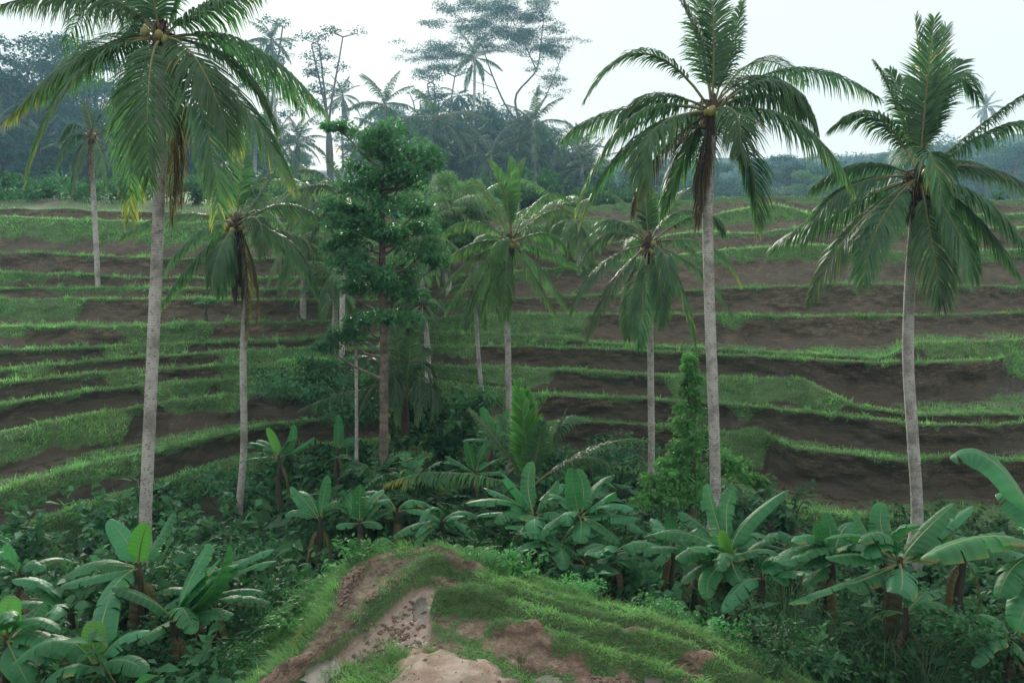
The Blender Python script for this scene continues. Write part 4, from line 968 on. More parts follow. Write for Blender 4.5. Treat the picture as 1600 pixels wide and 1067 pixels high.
# ------------------------------------------------------------------ banana plants
def banana_leaf(mb, p0, p1, p2, W=0.28, tears=4, brown=0.15, stalk=0.14, fold=0.3, side=None, dead=0.0, rmb=None):
    p0, p1, p2 = (np.asarray(q, float) for q in (p0, p1, p2))
    def bz(s): return (1 - s) ** 2 * p0 + 2 * s * (1 - s) * p1 + s ** 2 * p2
    def tg(s): return norm(2 * (1 - s) * (p1 - p0) + 2 * s * (p2 - p1))
    W = W * .82
    rs = np.linspace(0, 1, 12)
    tube(rmb, [bz(s) - np.array([0, 0, .004]) for s in rs], np.interp(rs, [0, stalk, 1], [.032, .022, .004]) * (W / .28), 5, dead * .8, 0)
    hd = (p2 - p0) * [1, 1, 0]
    if side is None:
        if np.linalg.norm(hd) < 0.25: hd = np.array([R.gauss(0, 1), R.gauss(0, 1), 0])
        side = norm(np.cross(hd, [0, 0, 1]))
    L = np.linalg.norm(p1 - p0) + np.linalg.norm(p2 - p1)
    for sg in (1.0, -1.0):
        cuts = [0.0] + sorted(R.uniform(.1, .95) for _ in range(tears)) + [1.0]
        for a, b in zip(cuts[:-1], cuts[1:]):
            if b - a < .01: continue
            nr = max(2, int((b - a) * 22) + 1)
            dro = R.uniform(-.15, .42) * (1 if tears else .3); shr = R.uniform(.01, .06) if tears else 0
            dry = R.random() < brown * 0.6
            rows = []; ages = []; al = []
            for x in np.linspace(a, b, nr):
                s = stalk + (1 - stalk) * x
                T = tg(s); SD = norm(side - (T @ side) * T); NR = np.cross(SD, T); NR = NR if NR[2] >= 0 else -NR
                w_ = W * min(1, (x / .16 + .05) ** .6) * max(0.02, 1 - x ** 5) ** .5 * (1 - .18 * x) + 0.004
                xx = (x - (a + b) / 2)
                for lat in (0.0, .33, .7, 1.0):
                    sx = s - xx * shr * 2 * lat
                    B = bz(min(max(sx, 0), 1))
                    hgt = fold * lat - (fold * .9 + .22 + dro) * lat ** 2 + .012 * math.sin(x * 40 + sg) * lat
                    v = B + SD * sg * w_ * (lat * (1 - .12 * lat * lat)) + NR * w_ * hgt - np.array([0, 0, w_ * .12 * lat * lat])
                    rows.append(v + T * lat * w_ * .25)
                    ed = max(0, (lat - .6) / .4) * (brown * 1.1 + (.55 if dry else 0)) + max(0, x - .88) * 4 * brown
                    ages.append(max(dead, min(.9, ed * R.uniform(.6, 1.3) + R.uniform(0, .08)))); al.append(x)
            n = len(rows) // 4
            i = np.arange(n - 1)[:, None] * 4; j = np.arange(3)[None]
            mb.add(np.array(rows), np.stack([i + j, i + j + 1, i + 4 + j + 1, i + 4 + j], -1).reshape(-1, 4), np.array(ages), 0, np.array(al))

BM = None
def banana(label, Y, heart_px, leaves=(), extra=4, stem=2.2, W=.27, Lr=(1.2, 1.7), dead=2, group='banana plants in the gully', exa=(0, 360)):
    heart = at(*heart_px, Y); base = heart - np.array([0, 0, stem])
    root = thing('banana_plant', label, 'banana plant', tuple(base), group)
    mb = MB()
    for a in (0.0, ):
        tube(mb, smooth_path([base, heart - [0.05, 0, stem * .5], heart - [0, 0, .25], heart + [0, 0, .1]], 14), np.linspace(.13, .05, 14) * (W / .27), 8, jitter=.05)
    obj('pseudostem', mb.build('pseudostem', M['pstem'], smooth=True, origin=base), root)
    for lf in leaves:
        mu, mv, dm, tu, tv, dt = lf[:6]; W_ = lf[6] if len(lf) > 6 else W; mt = lf[7] if len(lf) > 7 else 'banana'; br = lf[8] if len(lf) > 8 else .12; te = lf[9] if len(lf) > 9 else R.randint(3, 9)
        m3 = at(mu, mv, Y + dm); t3 = at(tu, tv, Y + dt); c3 = 2 * m3 - .5 * (heart + t3)
        mb = MB(); rm = MB()
        sd_ = np.array([1, R.uniform(-.3, .3), 0]) if abs(tu - heart_px[0]) < 35 else norm(np.cross((t3 - heart) * [1, 1, 0], [0, 0, 1])) + np.array([0, 0, R.uniform(-.45, .45)])
        banana_leaf(mb, heart, c3, t3, W_, 0 if mt == 'banana_new' else te, 0 if mt == 'banana_new' else br, side=norm(sd_), fold=.5 if mt == 'banana_new' else .3, rmb=rm)
        lo = obj('leaf', mb.build('leaf', M[mt], smooth=True, origin=base), root); obj('midrib', rm.build('midrib', M['midrib'], smooth=True, origin=base), lo)
    for k in range(extra):
        a = math.radians(R.uniform(*exa)); el = math.radians(R.uniform(15, 75)); L_ = R.uniform(*Lr)
        d = np.array([math.cos(a), math.sin(a), 0]); up = np.array([0, 0, 1.0])
        p1 = heart + (d * math.cos(el) + up * math.sin(el)) * L_ * .6; p2 = p1 + d * L_ * .45 + up * L_ * R.uniform(-.45, .1)
        mb = MB(); rm = MB(); banana_leaf(mb, heart, p1, p2, W * R.uniform(.8, 1.05), R.randint(4, 12), R.uniform(.05, .35), rmb=rm)
        lo = obj('leaf', mb.build('leaf', M['banana'], smooth=True, origin=base), root); obj('midrib', rm.build('midrib', M['midrib'], smooth=True, origin=base), lo)
    for k in range(dead):
        a = math.radians(R.uniform(180, 360)); d = np.array([math.cos(a), math.sin(a), 0]); L_ = R.uniform(.8, 1.3)
        h0 = heart - [0, 0, .2]
        mb = MB(); banana_leaf(mb, h0, h0 + d * .35 + [0, 0, -.1], h0 + d * R.uniform(.2, .5) - [0, 0, L_], W * .4, 6, .9, dead=R.uniform(.85, 1.0), rmb=(rm := MB()))
        lo = obj('dead_leaf', mb.build('dead_leaf', M['banana'], smooth=True, origin=base), root); obj('midrib', rm.build('midrib', M['pstem'], smooth=True, origin=base), lo)
    return root

banana('banana plant with a light green new leaf in front of the left palm trunk', 13.0, (216, 888), [
    (200, 850, .2, 170, 812, .3, .30, 'banana', .02, 0), (220, 850, -.1, 231, 818, -.2, .29, 'banana_new'), (248, 842, .4, 272, 800, .6, .2), (180, 882, -.1, 152, 884, -.2, .17), (160, 898, -.3, 95, 915, -.5, .2)], 3, 2.6)
banana('banana plant with a dark leaf pointing left, under the left palm', 12.2, (272, 968), [
    (230, 935, -.3, 176, 918, -.5, .24, 'banana', .02, 0), (300, 920, -.2, 345, 872, -.3, .24), (325, 915, .3, 368, 858, .5, .2), (350, 895, 0, 428, 858, 0, .18), (360, 900, -.2, 432, 876, -.3, .18), (320, 955, -.3, 362, 962, -.5, .26), (240, 985, -.5, 215, 1008, -.8, .2), (350, 925, .2, 415, 925, .3, .2), (305, 890, .6, 330, 850, .9, .2), (330, 925, -.5, 358, 850, -.6, .2)], 3, 2.4)
banana('banana plant with pale leaves cut by the left picture edge', 11.5, (12, 1000), [
    (50, 965, -.2, 95, 985, -.4, .24), (10, 960, 0, 18, 930, .1, .28, 'banana_new'), (45, 1010, -.4, 85, 1030, -.6, .24), (40, 975, .4, 70, 940, .7, .24), (-20, 960, 0, -50, 960, 0), (25, 1030, -.5, 45, 1070, -.7, .28)], 4, 2.2)
banana('banana plant low in the left corner below the dark leaf', 10.8, (150, 1045), [
    (185, 1000, .2, 235, 985, .3, .22), (120, 1010, .2, 80, 990, .3, .22), (145, 1000, .1, 148, 970, .2, .26, 'banana_new'), (190, 1030, -.2, 230, 1050, -.4, .24), (110, 1040, -.2, 70, 1065, -.3, .24)], 3, 2.0)
banana('small banana plant amid shrubs at the left edge above the corner', 14.5, (30, 900), [(20, 870, 0, 8, 850, 0), (45, 880, 0, 70, 890, 0), (10, 890, -.3, -15, 900, -.4)], 4, 2.0, W=.22, Lr=(.9, 1.3))
banana('small bright banana clump beside the dark trunked palm below the terraces', 24.0, (436, 715), [
    (430, 690, 0, 418, 668, 0, .22, 'banana_new'), (455, 688, 0, 458, 664, 0, .2), (465, 700, 0, 492, 682, 0, .2), (410, 700, 0, 392, 690, 0, .2), (400, 715, -.3, 375, 722, -.4, .2)], 4, 1.6, W=.22, Lr=(1.0, 1.4), dead=1)
banana('banana plant with two upright leaves in the shade left of the middle', 19.0, (500, 812), [
    (478, 785, 0, 455, 760, 0, .3), (505, 780, .2, 512, 742, .3, .22), (520, 790, 0, 548, 762, 0, .22), (470, 800, -.3, 445, 805, -.4, .2)], 3, 1.8, W=.24, Lr=(1.0, 1.4))
banana('banana plant with one broad upright leaf in the shade below the mottled tree', 18.5, (562, 818), [
    (562, 790, 0, 563, 755, 0, .26), (580, 815, -.2, 598, 825, -.3, .2), (540, 818, -.2, 525, 822, -.3, .2), (548, 790, .3, 535, 765, .4, .22), (582, 790, .3, 610, 780, .4, .2)], 2, 1.6, W=.22, Lr=(.9, 1.3))
banana('banana plant with wide leaves left of centre clump, below the young palm', 17.0, (836, 808), [
    (812, 770, -.1, 784, 738, -.2, .34, 'banana', .03, 2), (790, 782, -.2, 728, 786, -.3, .28), (795, 778, .2, 756, 762, .4, .26), (852, 780, .2, 872, 750, .3, .24), (835, 812, -.8, 836, 835, -1.2, .3), (810, 835, -.5, 782, 868, -.8, .28, 'banana', .2), (825, 760, .5, 832, 720, .8, .26), (800, 800, -.4, 775, 818, -.7, .26), (862, 800, -.4, 880, 810, -.7, .24), (790, 800, .4, 745, 805, .6, .2)], 3, 2.3, Lr=(1.1, 1.5))
banana('banana plant with many square leaves right of the centre clump', 16.6, (906, 808), [
    (898, 770, 0, 893, 730, 0, .28), (912, 770, .3, 902, 732, .5, .26), (935, 785, -.1, 962, 768, -.2, .28), (888, 800, -.7, 888, 822, -1.0, .26), (908, 825, -.8, 906, 848, -1.2, .27), (935, 818, -.5, 968, 848, -.8, .28), (945, 800, -.1, 1005, 832, -.2, .3), (880, 780, .1, 858, 772, .2, .22), (930, 760, .6, 960, 742, .9, .24), (948, 790, .5, 1000, 790, .7, .24)], 3, 2.4, Lr=(1.1, 1.5))
banana('shaded low banana plant under the centre clump with browned leaf', 15.8, (918, 885), [
    (908, 890, -.5, 905, 920, -.8, .26, 'banana', .5), (945, 885, -.2, 962, 898, -.3, .24), (965, 878, .2, 1000, 900, .3, .24), (880, 880, -.1, 862, 882, -.2, .22), (950, 870, .3, 985, 860, .5, .22), (935, 900, -.3, 950, 925, -.5, .24, 'banana', .5)], 2, 1.6, Lr=(.9, 1.3), dead=3)
banana('banana plant with bright folded new leaf in front of the creeper tree', 14.2, (1142, 872), [
    (1134, 850, -.2, 1128, 828, -.3, .17, 'banana_new'), (1162, 820, .2, 1232, 764, .4, .24, 'banana', .02, 1), (1100, 858, -.2, 1056, 874, -.4, .24), (1185, 858, -.2, 1216, 866, -.3, .22), (1150, 895, -.5, 1162, 914, -.8, .25), (1110, 900, -.5, 1108, 935, -.8, .25, 'banana', .4), (1095, 885, -.1, 1065, 910, -.2, .24, 'banana', .5), (1120, 815, .4, 1105, 755, .7, .3), (1135, 800, .5, 1150, 760, .8, .24), (1080, 835, .2, 1020, 835, .4, .22), (1100, 825, .5, 1060, 800, .8, .24)], 3, 2.6)
banana('small banana plant in the gap between creeper tree and centre clump', 17.0, (1052, 855), [(1030, 835, 0, 1005, 840, 0), (1050, 830, 0, 1045, 800, 0), (1075, 835, 0, 1090, 825, 0), (1030, 870, -.4, 1015, 895, -.6)], 3, 2.0, W=.22, Lr=(.9, 1.3))
banana('wide banana plant in front of the right palm trunk', 13.0, (1405, 880), [
    (1362, 842, .2, 1334, 790, .4, .3, 'banana', .03), (1440, 835, .2, 1492, 786, .3, .3, 'banana', .03, 2), (1350, 838, -.1, 1288, 842, -.3, .28), (1378, 830, .4, 1380, 785, .6, .28), (1410, 905, -.8, 1405, 928, -1.2, .34, 'banana', .15), (1350, 905, -.4, 1318, 912, -.7, .3, 'banana', .3), (1320, 910, -.2, 1232, 942, -.4, .26, 'banana', .4), (1450, 840, .6, 1520, 790, .9, .28), (1455, 860, .5, 1475, 815, .8, .3, 'banana_new'), (1480, 850, .8, 1570, 830, 1.2, .26), (1340, 850, .7, 1280, 880, 1.0, .26)], 3, 2.6, W=.3)
banana('banana plant with stiff spread leaves left of the wide right banana plant', 14.2, (1300, 880), [
    (1280, 850, 0, 1240, 862, 0, .24), (1300, 845, .2, 1290, 800, .3, .26), (1320, 850, .2, 1340, 825, .3, .24), (1268, 870, -.2, 1212, 878, -.3, .22), (1275, 895, -.4, 1255, 915, -.6, .24), (1290, 850, -.3, 1275, 815, -.4, .22), (1255, 850, .5, 1215, 830, .8, .22)], 3, 2.2)
banana('nearest banana plant with huge leaves reaching in at the right edge', 9.6, (1640, 868), [
    (1560, 728, .4, 1484, 716, .6, .34, 'banana', .02, 1), (1550, 838, -.2, 1440, 872, -.4, .42, 'banana', .42, 7), (1600, 790, .5, 1556, 772, .8, .28), (1590, 880, -.4, 1560, 935, -.6, .3, 'banana', .1), (1612, 925, -.6, 1590, 985, -.8, .3), (1690, 800, 0, 1760, 790, 0), (1690, 900, -.3, 1740, 940, -.5)], 2, 2.6, W=.3, exa=(20, 90))
banana('banana plant with browned low leaf in the shade under the right clump', 12.2, (1415, 960), [
    (1470, 955, -.2, 1528, 978, -.4, .2, 'banana', .6), (1380, 955, .2, 1350, 975, .3, .2, 'banana', .4), (1440, 930, .4, 1480, 925, .6, .2)], 2, 1.8, W=.2, Lr=(.8, 1.1), dead=3)
banana('shaded banana plant low at the right edge under the huge leaves', 11.2, (1580, 1000), [(1600, 960, 0, 1610, 930, 0), (1560, 970, .2, 1530, 960, .3), (1600, 1020, -.3, 1620, 1050, -.5)], 3, 1.6, W=.2, Lr=(.8, 1.2))
for (u, v, Y, lab) in [(1235, 862, 15.8, 'banana plant half hidden behind the spread leaved right banana'), (1382, 858, 15.4, 'banana plant half hidden behind the wide right banana plant'), (1505, 862, 14.0, 'banana plant between the wide right plant and the picture edge'), (960, 862, 15.6, 'banana plant low on the right side of the centre clump'), (872, 858, 16.2, 'banana plant low in the middle of the centre clump'), (1090, 890, 14.8, 'banana plant low left of the folded new leaf'), (1190, 905, 13.8, 'banana plant low right of the folded new leaf'), (330, 940, 13.6, 'banana plant low right of the left palm'), (110, 960, 13.0, 'banana plant between the left edge and the left palm'), (620, 800, 19.5, 'shaded banana plant straight behind the spur tip'), (690, 815, 19.0, 'shaded banana plant right behind the spur tip')]:
    banana(lab, Y, (u, v), [], 8, 2.0, W=.25, Lr=(1.0, 1.5), dead=2, exa=(150, 390))
banana('small banana plant behind the young palm below the terrace mound', 23.5, (742, 740), [(735, 712, 0, 728, 690, 0, .22, 'banana'), (760, 725, 0, 785, 715, 0), (715, 722, 0, 695, 712, 0), (755, 705, .2, 770, 690, .3)], 3, 1.6, W=.2, Lr=(.8, 1.2), dead=1)
banana('small banana plant with blue green leaves left of the fan palm trunk', 24.5, (768, 690), [(762, 660, 0, 752, 636, 0, .24), (785, 660, 0, 790, 640, 0, .2), (800, 665, 0, 815, 665, 0)], 2, 2.2, W=.22, Lr=(.8, 1.1), dead=1)
banana('single leafed young banana between the sapling and the left terraces', 27.0, (527, 702), [(528, 678, 0, 528, 648, 0, .26), (545, 690, 0, 560, 690, 0)], 1, 1.4, W=.2, Lr=(.7, 1.0), dead=1)
banana('tiny banana plant growing on the left hillside terraces', 40.5, (322, 476), [(315, 470, 0, 306, 465, 0, .2), (330, 470, 0, 342, 468, 0, .2)], 3, .9, W=.2, Lr=(.6, .9), dead=0)

# ------------------------------------------------------------------ undergrowth: shared shrub shapes
def shrub_mesh(kind, seed):
    mb = MB(); rr = np.random.default_rng(seed)
    if kind == 'broad':          # several arching stems with big leaves
        for k in range(13):
            a = R.random() * 6.28; l = R.uniform(.7, 1.5); d = np.array([math.cos(a), math.sin(a), 0])
            sp = R.uniform(.25, .75)
            path = smooth_path([(0, 0, 0), d * l * sp * .5 + [0, 0, l * .6], d * l * sp + [0, 0, l * R.uniform(.75, 1.0)]], 8)
            tube(mb, path, np.linspace(.018, .006, 8), 4, 0, 1)
            n = 24
            t = rng.integers(2, 8, n); c = path[t] + rng.normal(size=(n, 3)) * .06
            leaf_quads(mb, c, norm(rng.normal(size=(n, 3)) * [1, 1, .3] + d * .5 + [0, 0, .35]), rng.uniform(.13, .30, n), np.clip(rng.normal(.05, .1, n), 0, .7), 0, aspect=.55)
    elif kind == 'fine':         # dense small leaved mound
        for k in range(9):
            c = np.array([R.gauss(0, .42), R.gauss(0, .42), R.uniform(.25, .95)])
            tube(mb, [(c[0] * .3, c[1] * .3, 0), c * [.8, .8, .6], c], [.015, .01, .006], 4, 0, 1)
            clump(mb, c, (.42, .42, .32), 95, .115, seed=seed + k, shell=.2)
    elif kind == 'pinnate':      # arching compound leaves, fern-like
        for k in range(15):
            a = k * 2.4 + R.uniform(-.3, .3); l = R.uniform(.7, 1.25); d = np.array([math.cos(a), math.sin(a), 0])
            p1 = d * l * .45 + [0, 0, l * R.uniform(.5, .8)]; p2 = d * l + [0, 0, l * R.uniform(.1, .5)]
            frond(mb, (0, 0, 0), p1, p2, pairs=13, leaf=.26, width=.07, droop=.35, yellow=.1, stalk=.2, rad=.012)
    elif kind == 'taro':         # heart leaves on stalks
        for k in range(11):
            a = k * 2.4; l = R.uniform(.6, 1.2); d = np.array([math.cos(a), math.sin(a), 0])
            e = d * l * R.uniform(.3, .8) + np.array([0, 0, l * R.uniform(.6, .95)])
            tube(mb, smooth_path([(0, 0, 0), e * [.35, .35, .6], e], 6), np.linspace(.02, .01, 6), 4, 0, 1)
            sdv = np.cross(d, [0, 0, 1.0]); s_ = R.uniform(.28, .42); dn = norm(d + np.array([0, 0, -R.uniform(.2, .9)])); upv = np.cross(sdv, dn)
            V = [e, e - dn * s_ * .35 + sdv * s_ * .35 + upv * .03, e + sdv * s_ * .5 + dn * s_ * .15 - upv * .04, e + dn * s_, e - sdv * s_ * .5 + dn * s_ * .15 - upv * .04, e - dn * s_ * .35 - sdv * s_ * .35 + upv * .03]
            mb.add(np.array(V), np.array([(0, 1, 2), (0, 2, 3), (0, 3, 4), (0, 4, 5)]), R.uniform(0, .15))
    elif kind == 'reed':         # long arching grass
        n = 110
        a = rng.uniform(0, 6.28, n); d = np.stack([np.cos(a), np.sin(a), np.zeros(n)], 1)
        L = rng.uniform(.8, 1.7, n); sdv = np.cross(d, [0, 0, 1.0]) * .011
        b0 = d * rng.uniform(0, .15, (n, 1))
        prev = b0; rows = [b0 - sdv, b0 + sdv]
        for q, (ho, up) in enumerate(((.10, .5), (.28, .82), (.55, .86), (.8, .62))):
            c = b0 + d * (L * ho * .9)[:, None] + np.array([0, 0, 1.0]) * (L * up)[:, None]
            rows += [c - sdv * (1 - q * .25), c + sdv * (1 - q * .25)]
        V = np.stack(rows, 1).reshape(-1, 3); i = np.arange(n)[:, None] * 10
        mb.add(V, [np.hstack([i + 2 * q, i + 2 * q + 1, i + 2 * q + 3, i + 2 * q + 2]) for q in range(4)], np.repeat(np.clip(rng.normal(.1, .15, n), 0, .7), 10))
    return mb

VAR = {}
for kind, cntk in (('broad', 3), ('fine', 3), ('pinnate', 2), ('taro', 2), ('reed', 2)):
    for q in range(cntk):
        mbk = shrub_mesh(kind, 60 + q * 9)
        mm = {'pinnate': 'weed', 'reed': 'reed'}.get(kind, 'shrub')
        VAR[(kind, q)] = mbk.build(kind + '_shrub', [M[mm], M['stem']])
VAR[('weed', 0)] = shrub_mesh('fine', 200).build('weed', [M['weed'], M['stem']])
VAR[('weed', 1)] = shrub_mesh('broad', 210).build('weed', [M['weed'], M['stem']])
VAR[('darkfern', 0)] = shrub_mesh('pinnate', 220).build('fern', [M['shrub'], M['stem']])

SH_NAME = {'broad': ('broadleaf_shrub', 'shrub'), 'fine': ('leafy_bush', 'bush'), 'pinnate': ('fern', 'fern'), 'taro': ('taro_plant', 'plant'), 'reed': ('reed_grass', 'grass tuft'), 'weed': ('weed_plant', 'weed'), 'darkfern': ('fern', 'fern')}
def put_shrub(kind, q, pos, sc, label, group, flat=1.0):
    nm, cat = SH_NAME[kind]
    o = obj(nm, VAR[(kind, q)], None, tuple(pos), (R.uniform(-.1, .1), R.uniform(-.1, .1), R.random() * 6.28), (sc, sc, sc * flat))
    return tag(o, label, cat, group)

def uv_of(p):
    x, y, z_ = p
    f_ = y * cP - z_ * sP; upc = y * sP + z_ * cP
    return 800 + F * x / f_, 533.5 - F * upc / f_

GULLY_MARKS = [(227, 17.0, 'tallest left palm'), (374, 26.0, 'dark shaggy palm trunk'), (216, 13.0, 'light green new banana leaf'), (500, 19.0, 'two leaf shaded banana'), (600, 25.0, 'mottled tree trunk'), (826, 21.5, 'bright spear leaf palm'), (836, 17.0, 'left centre banana'), (906, 16.6, 'square leaved banana'),
               (1018, 27.0, 'brown trunk palm'), (1080, 21.0, 'creeper tree'), (1142, 14.2, 'folded new banana leaf'), (1300, 14.2, 'spread leaved right banana'), (1405, 13.0, 'wide right banana'), (1433, 20.0, 'right palm trunk'), (1580, 11.2, 'huge right edge leaves'), (30, 12.5, 'left edge bananas'), (660, 16.0, 'spur tip'), (100, 20.0, 'lowest left terrace bank'), (1200, 22.0, 'muddy right terrace'), (430, 14.0, 'left grass flank')]
RIDGE_MARKS = [(60, 187, 'corner tree'), (148, 150, 'lone pale palm crown'), (250, 162, 'left palm crown'), (415, 206, 'tall feathery tree'), (512, 206, 'tall sparse tree'), (600, 212, 'spiky topped ridge palm'), (680, 200, 'big grey drooping palm'), (741, 218, 'highest ridge palm'), (806, 231, 'huge spreading tree'), (905, 237, 'end of the ridge'), (1010, 250, 'low drooping palm'), (1110, 250, 'tall palm with dead fronds'), (1262, 195, 'pale yellowish tree'), (1437, 250, 'right spear leaf palm'), (1541, 325, 'tiny far palm')]
def near(u, Y, marks, prop=None):
    best = min(marks, key=lambda m: ((u - m[0]) * Y / F) ** 2 + ((Y - m[1]) * (.6 if marks is RIDGE_MARKS else 1)) ** 2)
    du = (u - best[0]) * Y / F; dY = Y - best[1]
    if abs(du) > abs(dY) * .8: r = 'left of' if du < 0 else 'right of'
    else: r = 'in front of' if dY < 0 else 'behind'
    return f'{r} the {best[2]}'

rimL = lambda u: np.interp(u, [0, 115, 235, 350, 480, 600], [23.7, 26.5, 28.6, 32, 33.5, 34])
rimR = lambda u: np.interp(u, [540, 800, 1000, 1190, 1297, 1600], [34, 33, 32, 28.2, 27, 26])
RS = random.Random(5)
placed = []
tries = 0
while len(placed) < 290 and tries < 9000:
    tries += 1
    Y = RS.uniform(10.0, 33.0); u = RS.uniform(-60, 1660)
    X = (u - 800) / F * Y
    if Y > (rimL(u) if u < 570 else rimR(u)) - .6: continue
    inb = inside(np.array([X]), np.array([Y]), BOUND)[0]
    dd = seg_dist(np.array([X]), np.array([Y]), BOUND, True)[0][0]
    if inb or dd < 1.7: continue
    if any((X - a) ** 2 + (Y - b) ** 2 < .62 ** 2 for a, b in placed): continue
    placed.append((X, Y))
    zg = float(ground_z(X, Y)) - .1
    if dd < 5.4 and Y < 17.4: zg = max(zg, float(spur_z(X, Y)) - .1)
    kind, q = RS.choice([('broad', 0), ('broad', 1), ('broad', 2), ('fine', 0), ('fine', 1), ('fine', 2), ('broad', 0), ('taro', 0), ('taro', 1), ('darkfern', 0)])
    sc = RS.uniform(.9, 1.75)
    if 560 < u < 1000 and Y > 20: sc *= 1.25
    if u > 1150 and Y > 17: sc *= .8
    if dd < 3: sc *= .8
    size = 'small' if sc < 1.1 else ('tall' if sc > 1.45 else 'middling')
    kn = {'broad': 'broadleaf shrub', 'fine': 'small leaved bush', 'taro': 'heart leaved plant', 'darkfern': 'dark fern'}[kind]
    rel = near(u, Y, GULLY_MARKS)
    put_shrub(kind, q, (X, Y, zg), sc, f'{size} {kn} {rel}', f'{kn}s {rel}')

for (u, v, Y, sc, kd) in [(228, 905, 14.6, 1.3, 'broad'), (248, 890, 15.2, 1.2, 'fine'), (212, 925, 14.0, 1.3, 'broad'), (262, 915, 14.4, 1.2, 'broad'), (236, 868, 15.8, 1.0, 'fine')]:
    c = at(u, v, Y); put_shrub(kd, RS.randint(0, 2), c - [0, 0, 1.0], sc, 'shrub hiding the foot of the tallest left palm', 'shrubs at the foot of the left palm')
# pale compound leaved shrubs around the mottled trunk
for (u, v, Y, sc, kd) in [(560, 745, 23.5, 1.3, 'pinnate'), (520, 760, 23, 1.2, 'pinnate'), (640, 705, 24, 1.4, 'pinnate'), (660, 735, 23, 1.5, 'pinnate'), (690, 760, 22.5, 1.3, 'pinnate'), (620, 770, 22.5, 1.4, 'pinnate'), (580, 700, 24.5, 1.2, 'pinnate'), (705, 800, 21, 1.2, 'pinnate'), (660, 790, 21.5, 1.3, 'pinnate')]:
    c = at(u, v, Y); put_shrub('darkfern', 0, c - [0, 0, .9 * sc], sc * 1.1, 'shrub with layered compound leaves around the mottled tree trunk', 'compound leaved shrubs by the mottled trunk')
# bright weeds along the flanks of the spur
EDGE_L = pl([(330, 1010), (400, 955), (450, 920), (500, 890), (545, 868), (600, 850)])
EDGE_R = pl([(690, 848), (740, 868), (800, 885), (860, 898), (930, 915), (1000, 930), (1070, 945), (1130, 965), (1190, 990)])
for edge, n_, lab, grp in ((EDGE_L, 34, 'bright weed on the left spur flank', 'bright left flank weeds'), (EDGE_R, 44, 'bright weed on the right spur flank', 'bright right flank weeds')):
    for k in range(n_):
        t = RS.random() * (len(edge) - 1); a_ = int(t); f_ = t - a_
        q = edge[a_] * (1 - f_) + edge[a_ + 1] * f_ + np.array([RS.gauss(0, .22), RS.gauss(.25, .3)])
        kd = RS.choice([('weed', 0), ('weed', 1), ('pinnate', 0), ('pinnate', 1)])
        scw = RS.uniform(.28, .55); wn = {'weed0': 'small leaved', 'weed1': 'broad leaved', 'pinnate0': 'ferny', 'pinnate1': 'ferny'}[kd[0] + str(kd[1])] + (' tiny' if scw < .36 else (' taller' if scw > .47 else '')); pos_ = ['upper end', 'upper half', 'middle', 'lower half', 'lower end'][min(4, int((t / (len(edge) - 1) if edge is EDGE_R else 1 - t / (len(edge) - 1)) * 5))]
        o = put_shrub(kd[0], kd[1], (q[0], q[1], float(spur_z(q[0], q[1])) - .05), scw, f'{wn} {lab}, {pos_}', f'{wn} {grp}, {pos_}')
for (u, v, Y, sc) in [(1130, 1000, 12.2, .5), (1140, 985, 12.2, .45), (1120, 1010, 11.8, .4), (1015, 960, 13, .5), (1060, 975, 12.6, .45)]:
    c = at(u, v, Y); put_shrub('weed', 1, c - [0, 0, .3], sc, 'upright bright weed beside the right foot of the spur', 'upright weeds right of the spur')
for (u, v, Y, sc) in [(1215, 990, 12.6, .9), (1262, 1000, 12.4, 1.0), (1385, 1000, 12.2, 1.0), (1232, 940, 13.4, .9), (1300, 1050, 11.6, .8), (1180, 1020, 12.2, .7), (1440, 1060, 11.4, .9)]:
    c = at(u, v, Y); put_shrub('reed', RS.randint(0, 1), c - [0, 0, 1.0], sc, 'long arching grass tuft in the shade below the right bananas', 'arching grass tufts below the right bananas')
for k in range(20):
    u, v, Y = (RS.uniform(1240, 1640), RS.uniform(955, 1075), RS.uniform(10.6, 12.6)) if k < 12 else (RS.uniform(150, 380), RS.uniform(985, 1075), RS.uniform(10.8, 12.2))
    c = at(u, v, Y); kd = RS.choice([('broad', 0), ('broad', 1), ('fine', 0), ('darkfern', 0), ('fine', 2)]); scs = RS.uniform(.6, 1.1)
    rel = near(u, Y, GULLY_MARKS); kn = {'broad': 'broadleaf filler shrub', 'fine': 'low small leaved bush', 'darkfern': 'low dark fern'}[kd[0]]
    put_shrub(kd[0], kd[1], c - [0, 0, .8 * scs], scs, f"{'small' if scs < .85 else 'larger'} {kn} {rel}".replace('filler ', 'lower '), f'{kn}s {rel}'.replace('filler ', 'lower '))
# mound of grass and bush beside the left terraces
for (u, v, Y, sc) in [(440, 600, 34.5, 1.5), (480, 585, 35, 1.6), (515, 570, 35.5, 1.5), (505, 605, 34, 1.4), (530, 600, 34.5, 1.4), (545, 640, 32, 1.4), (520, 640, 31.5, 1.2)]:
    c = at(u, v, Y); put_shrub('fine', RS.randint(0, 2), c - [0, 0, 1.0], sc, 'bush where the left terraces meet the central ravine', 'bushes at the left end of the ravine')
for (u, v, Y, sc) in [(690, 650, 29, 1.6), (720, 655, 29, 1.6), (690, 690, 28, 1.6), (730, 690, 28, 1.5), (760, 690, 28, 1.4), (650, 660, 29, 1.6), (600, 640, 30, 1.8), (580, 600, 32, 1.7), (560, 640, 30, 1.5), (700, 640, 30, 1.2)]:
    c = at(u, v, Y); put_shrub(RS.choice(['fine', 'fine', 'broad']), RS.randint(0, 2), c - [0, 0, .9], sc, f'dark bush of the ravine mound {near(u, Y, GULLY_MARKS)}', f'dark ravine mound bushes {near(u, Y, GULLY_MARKS)}')

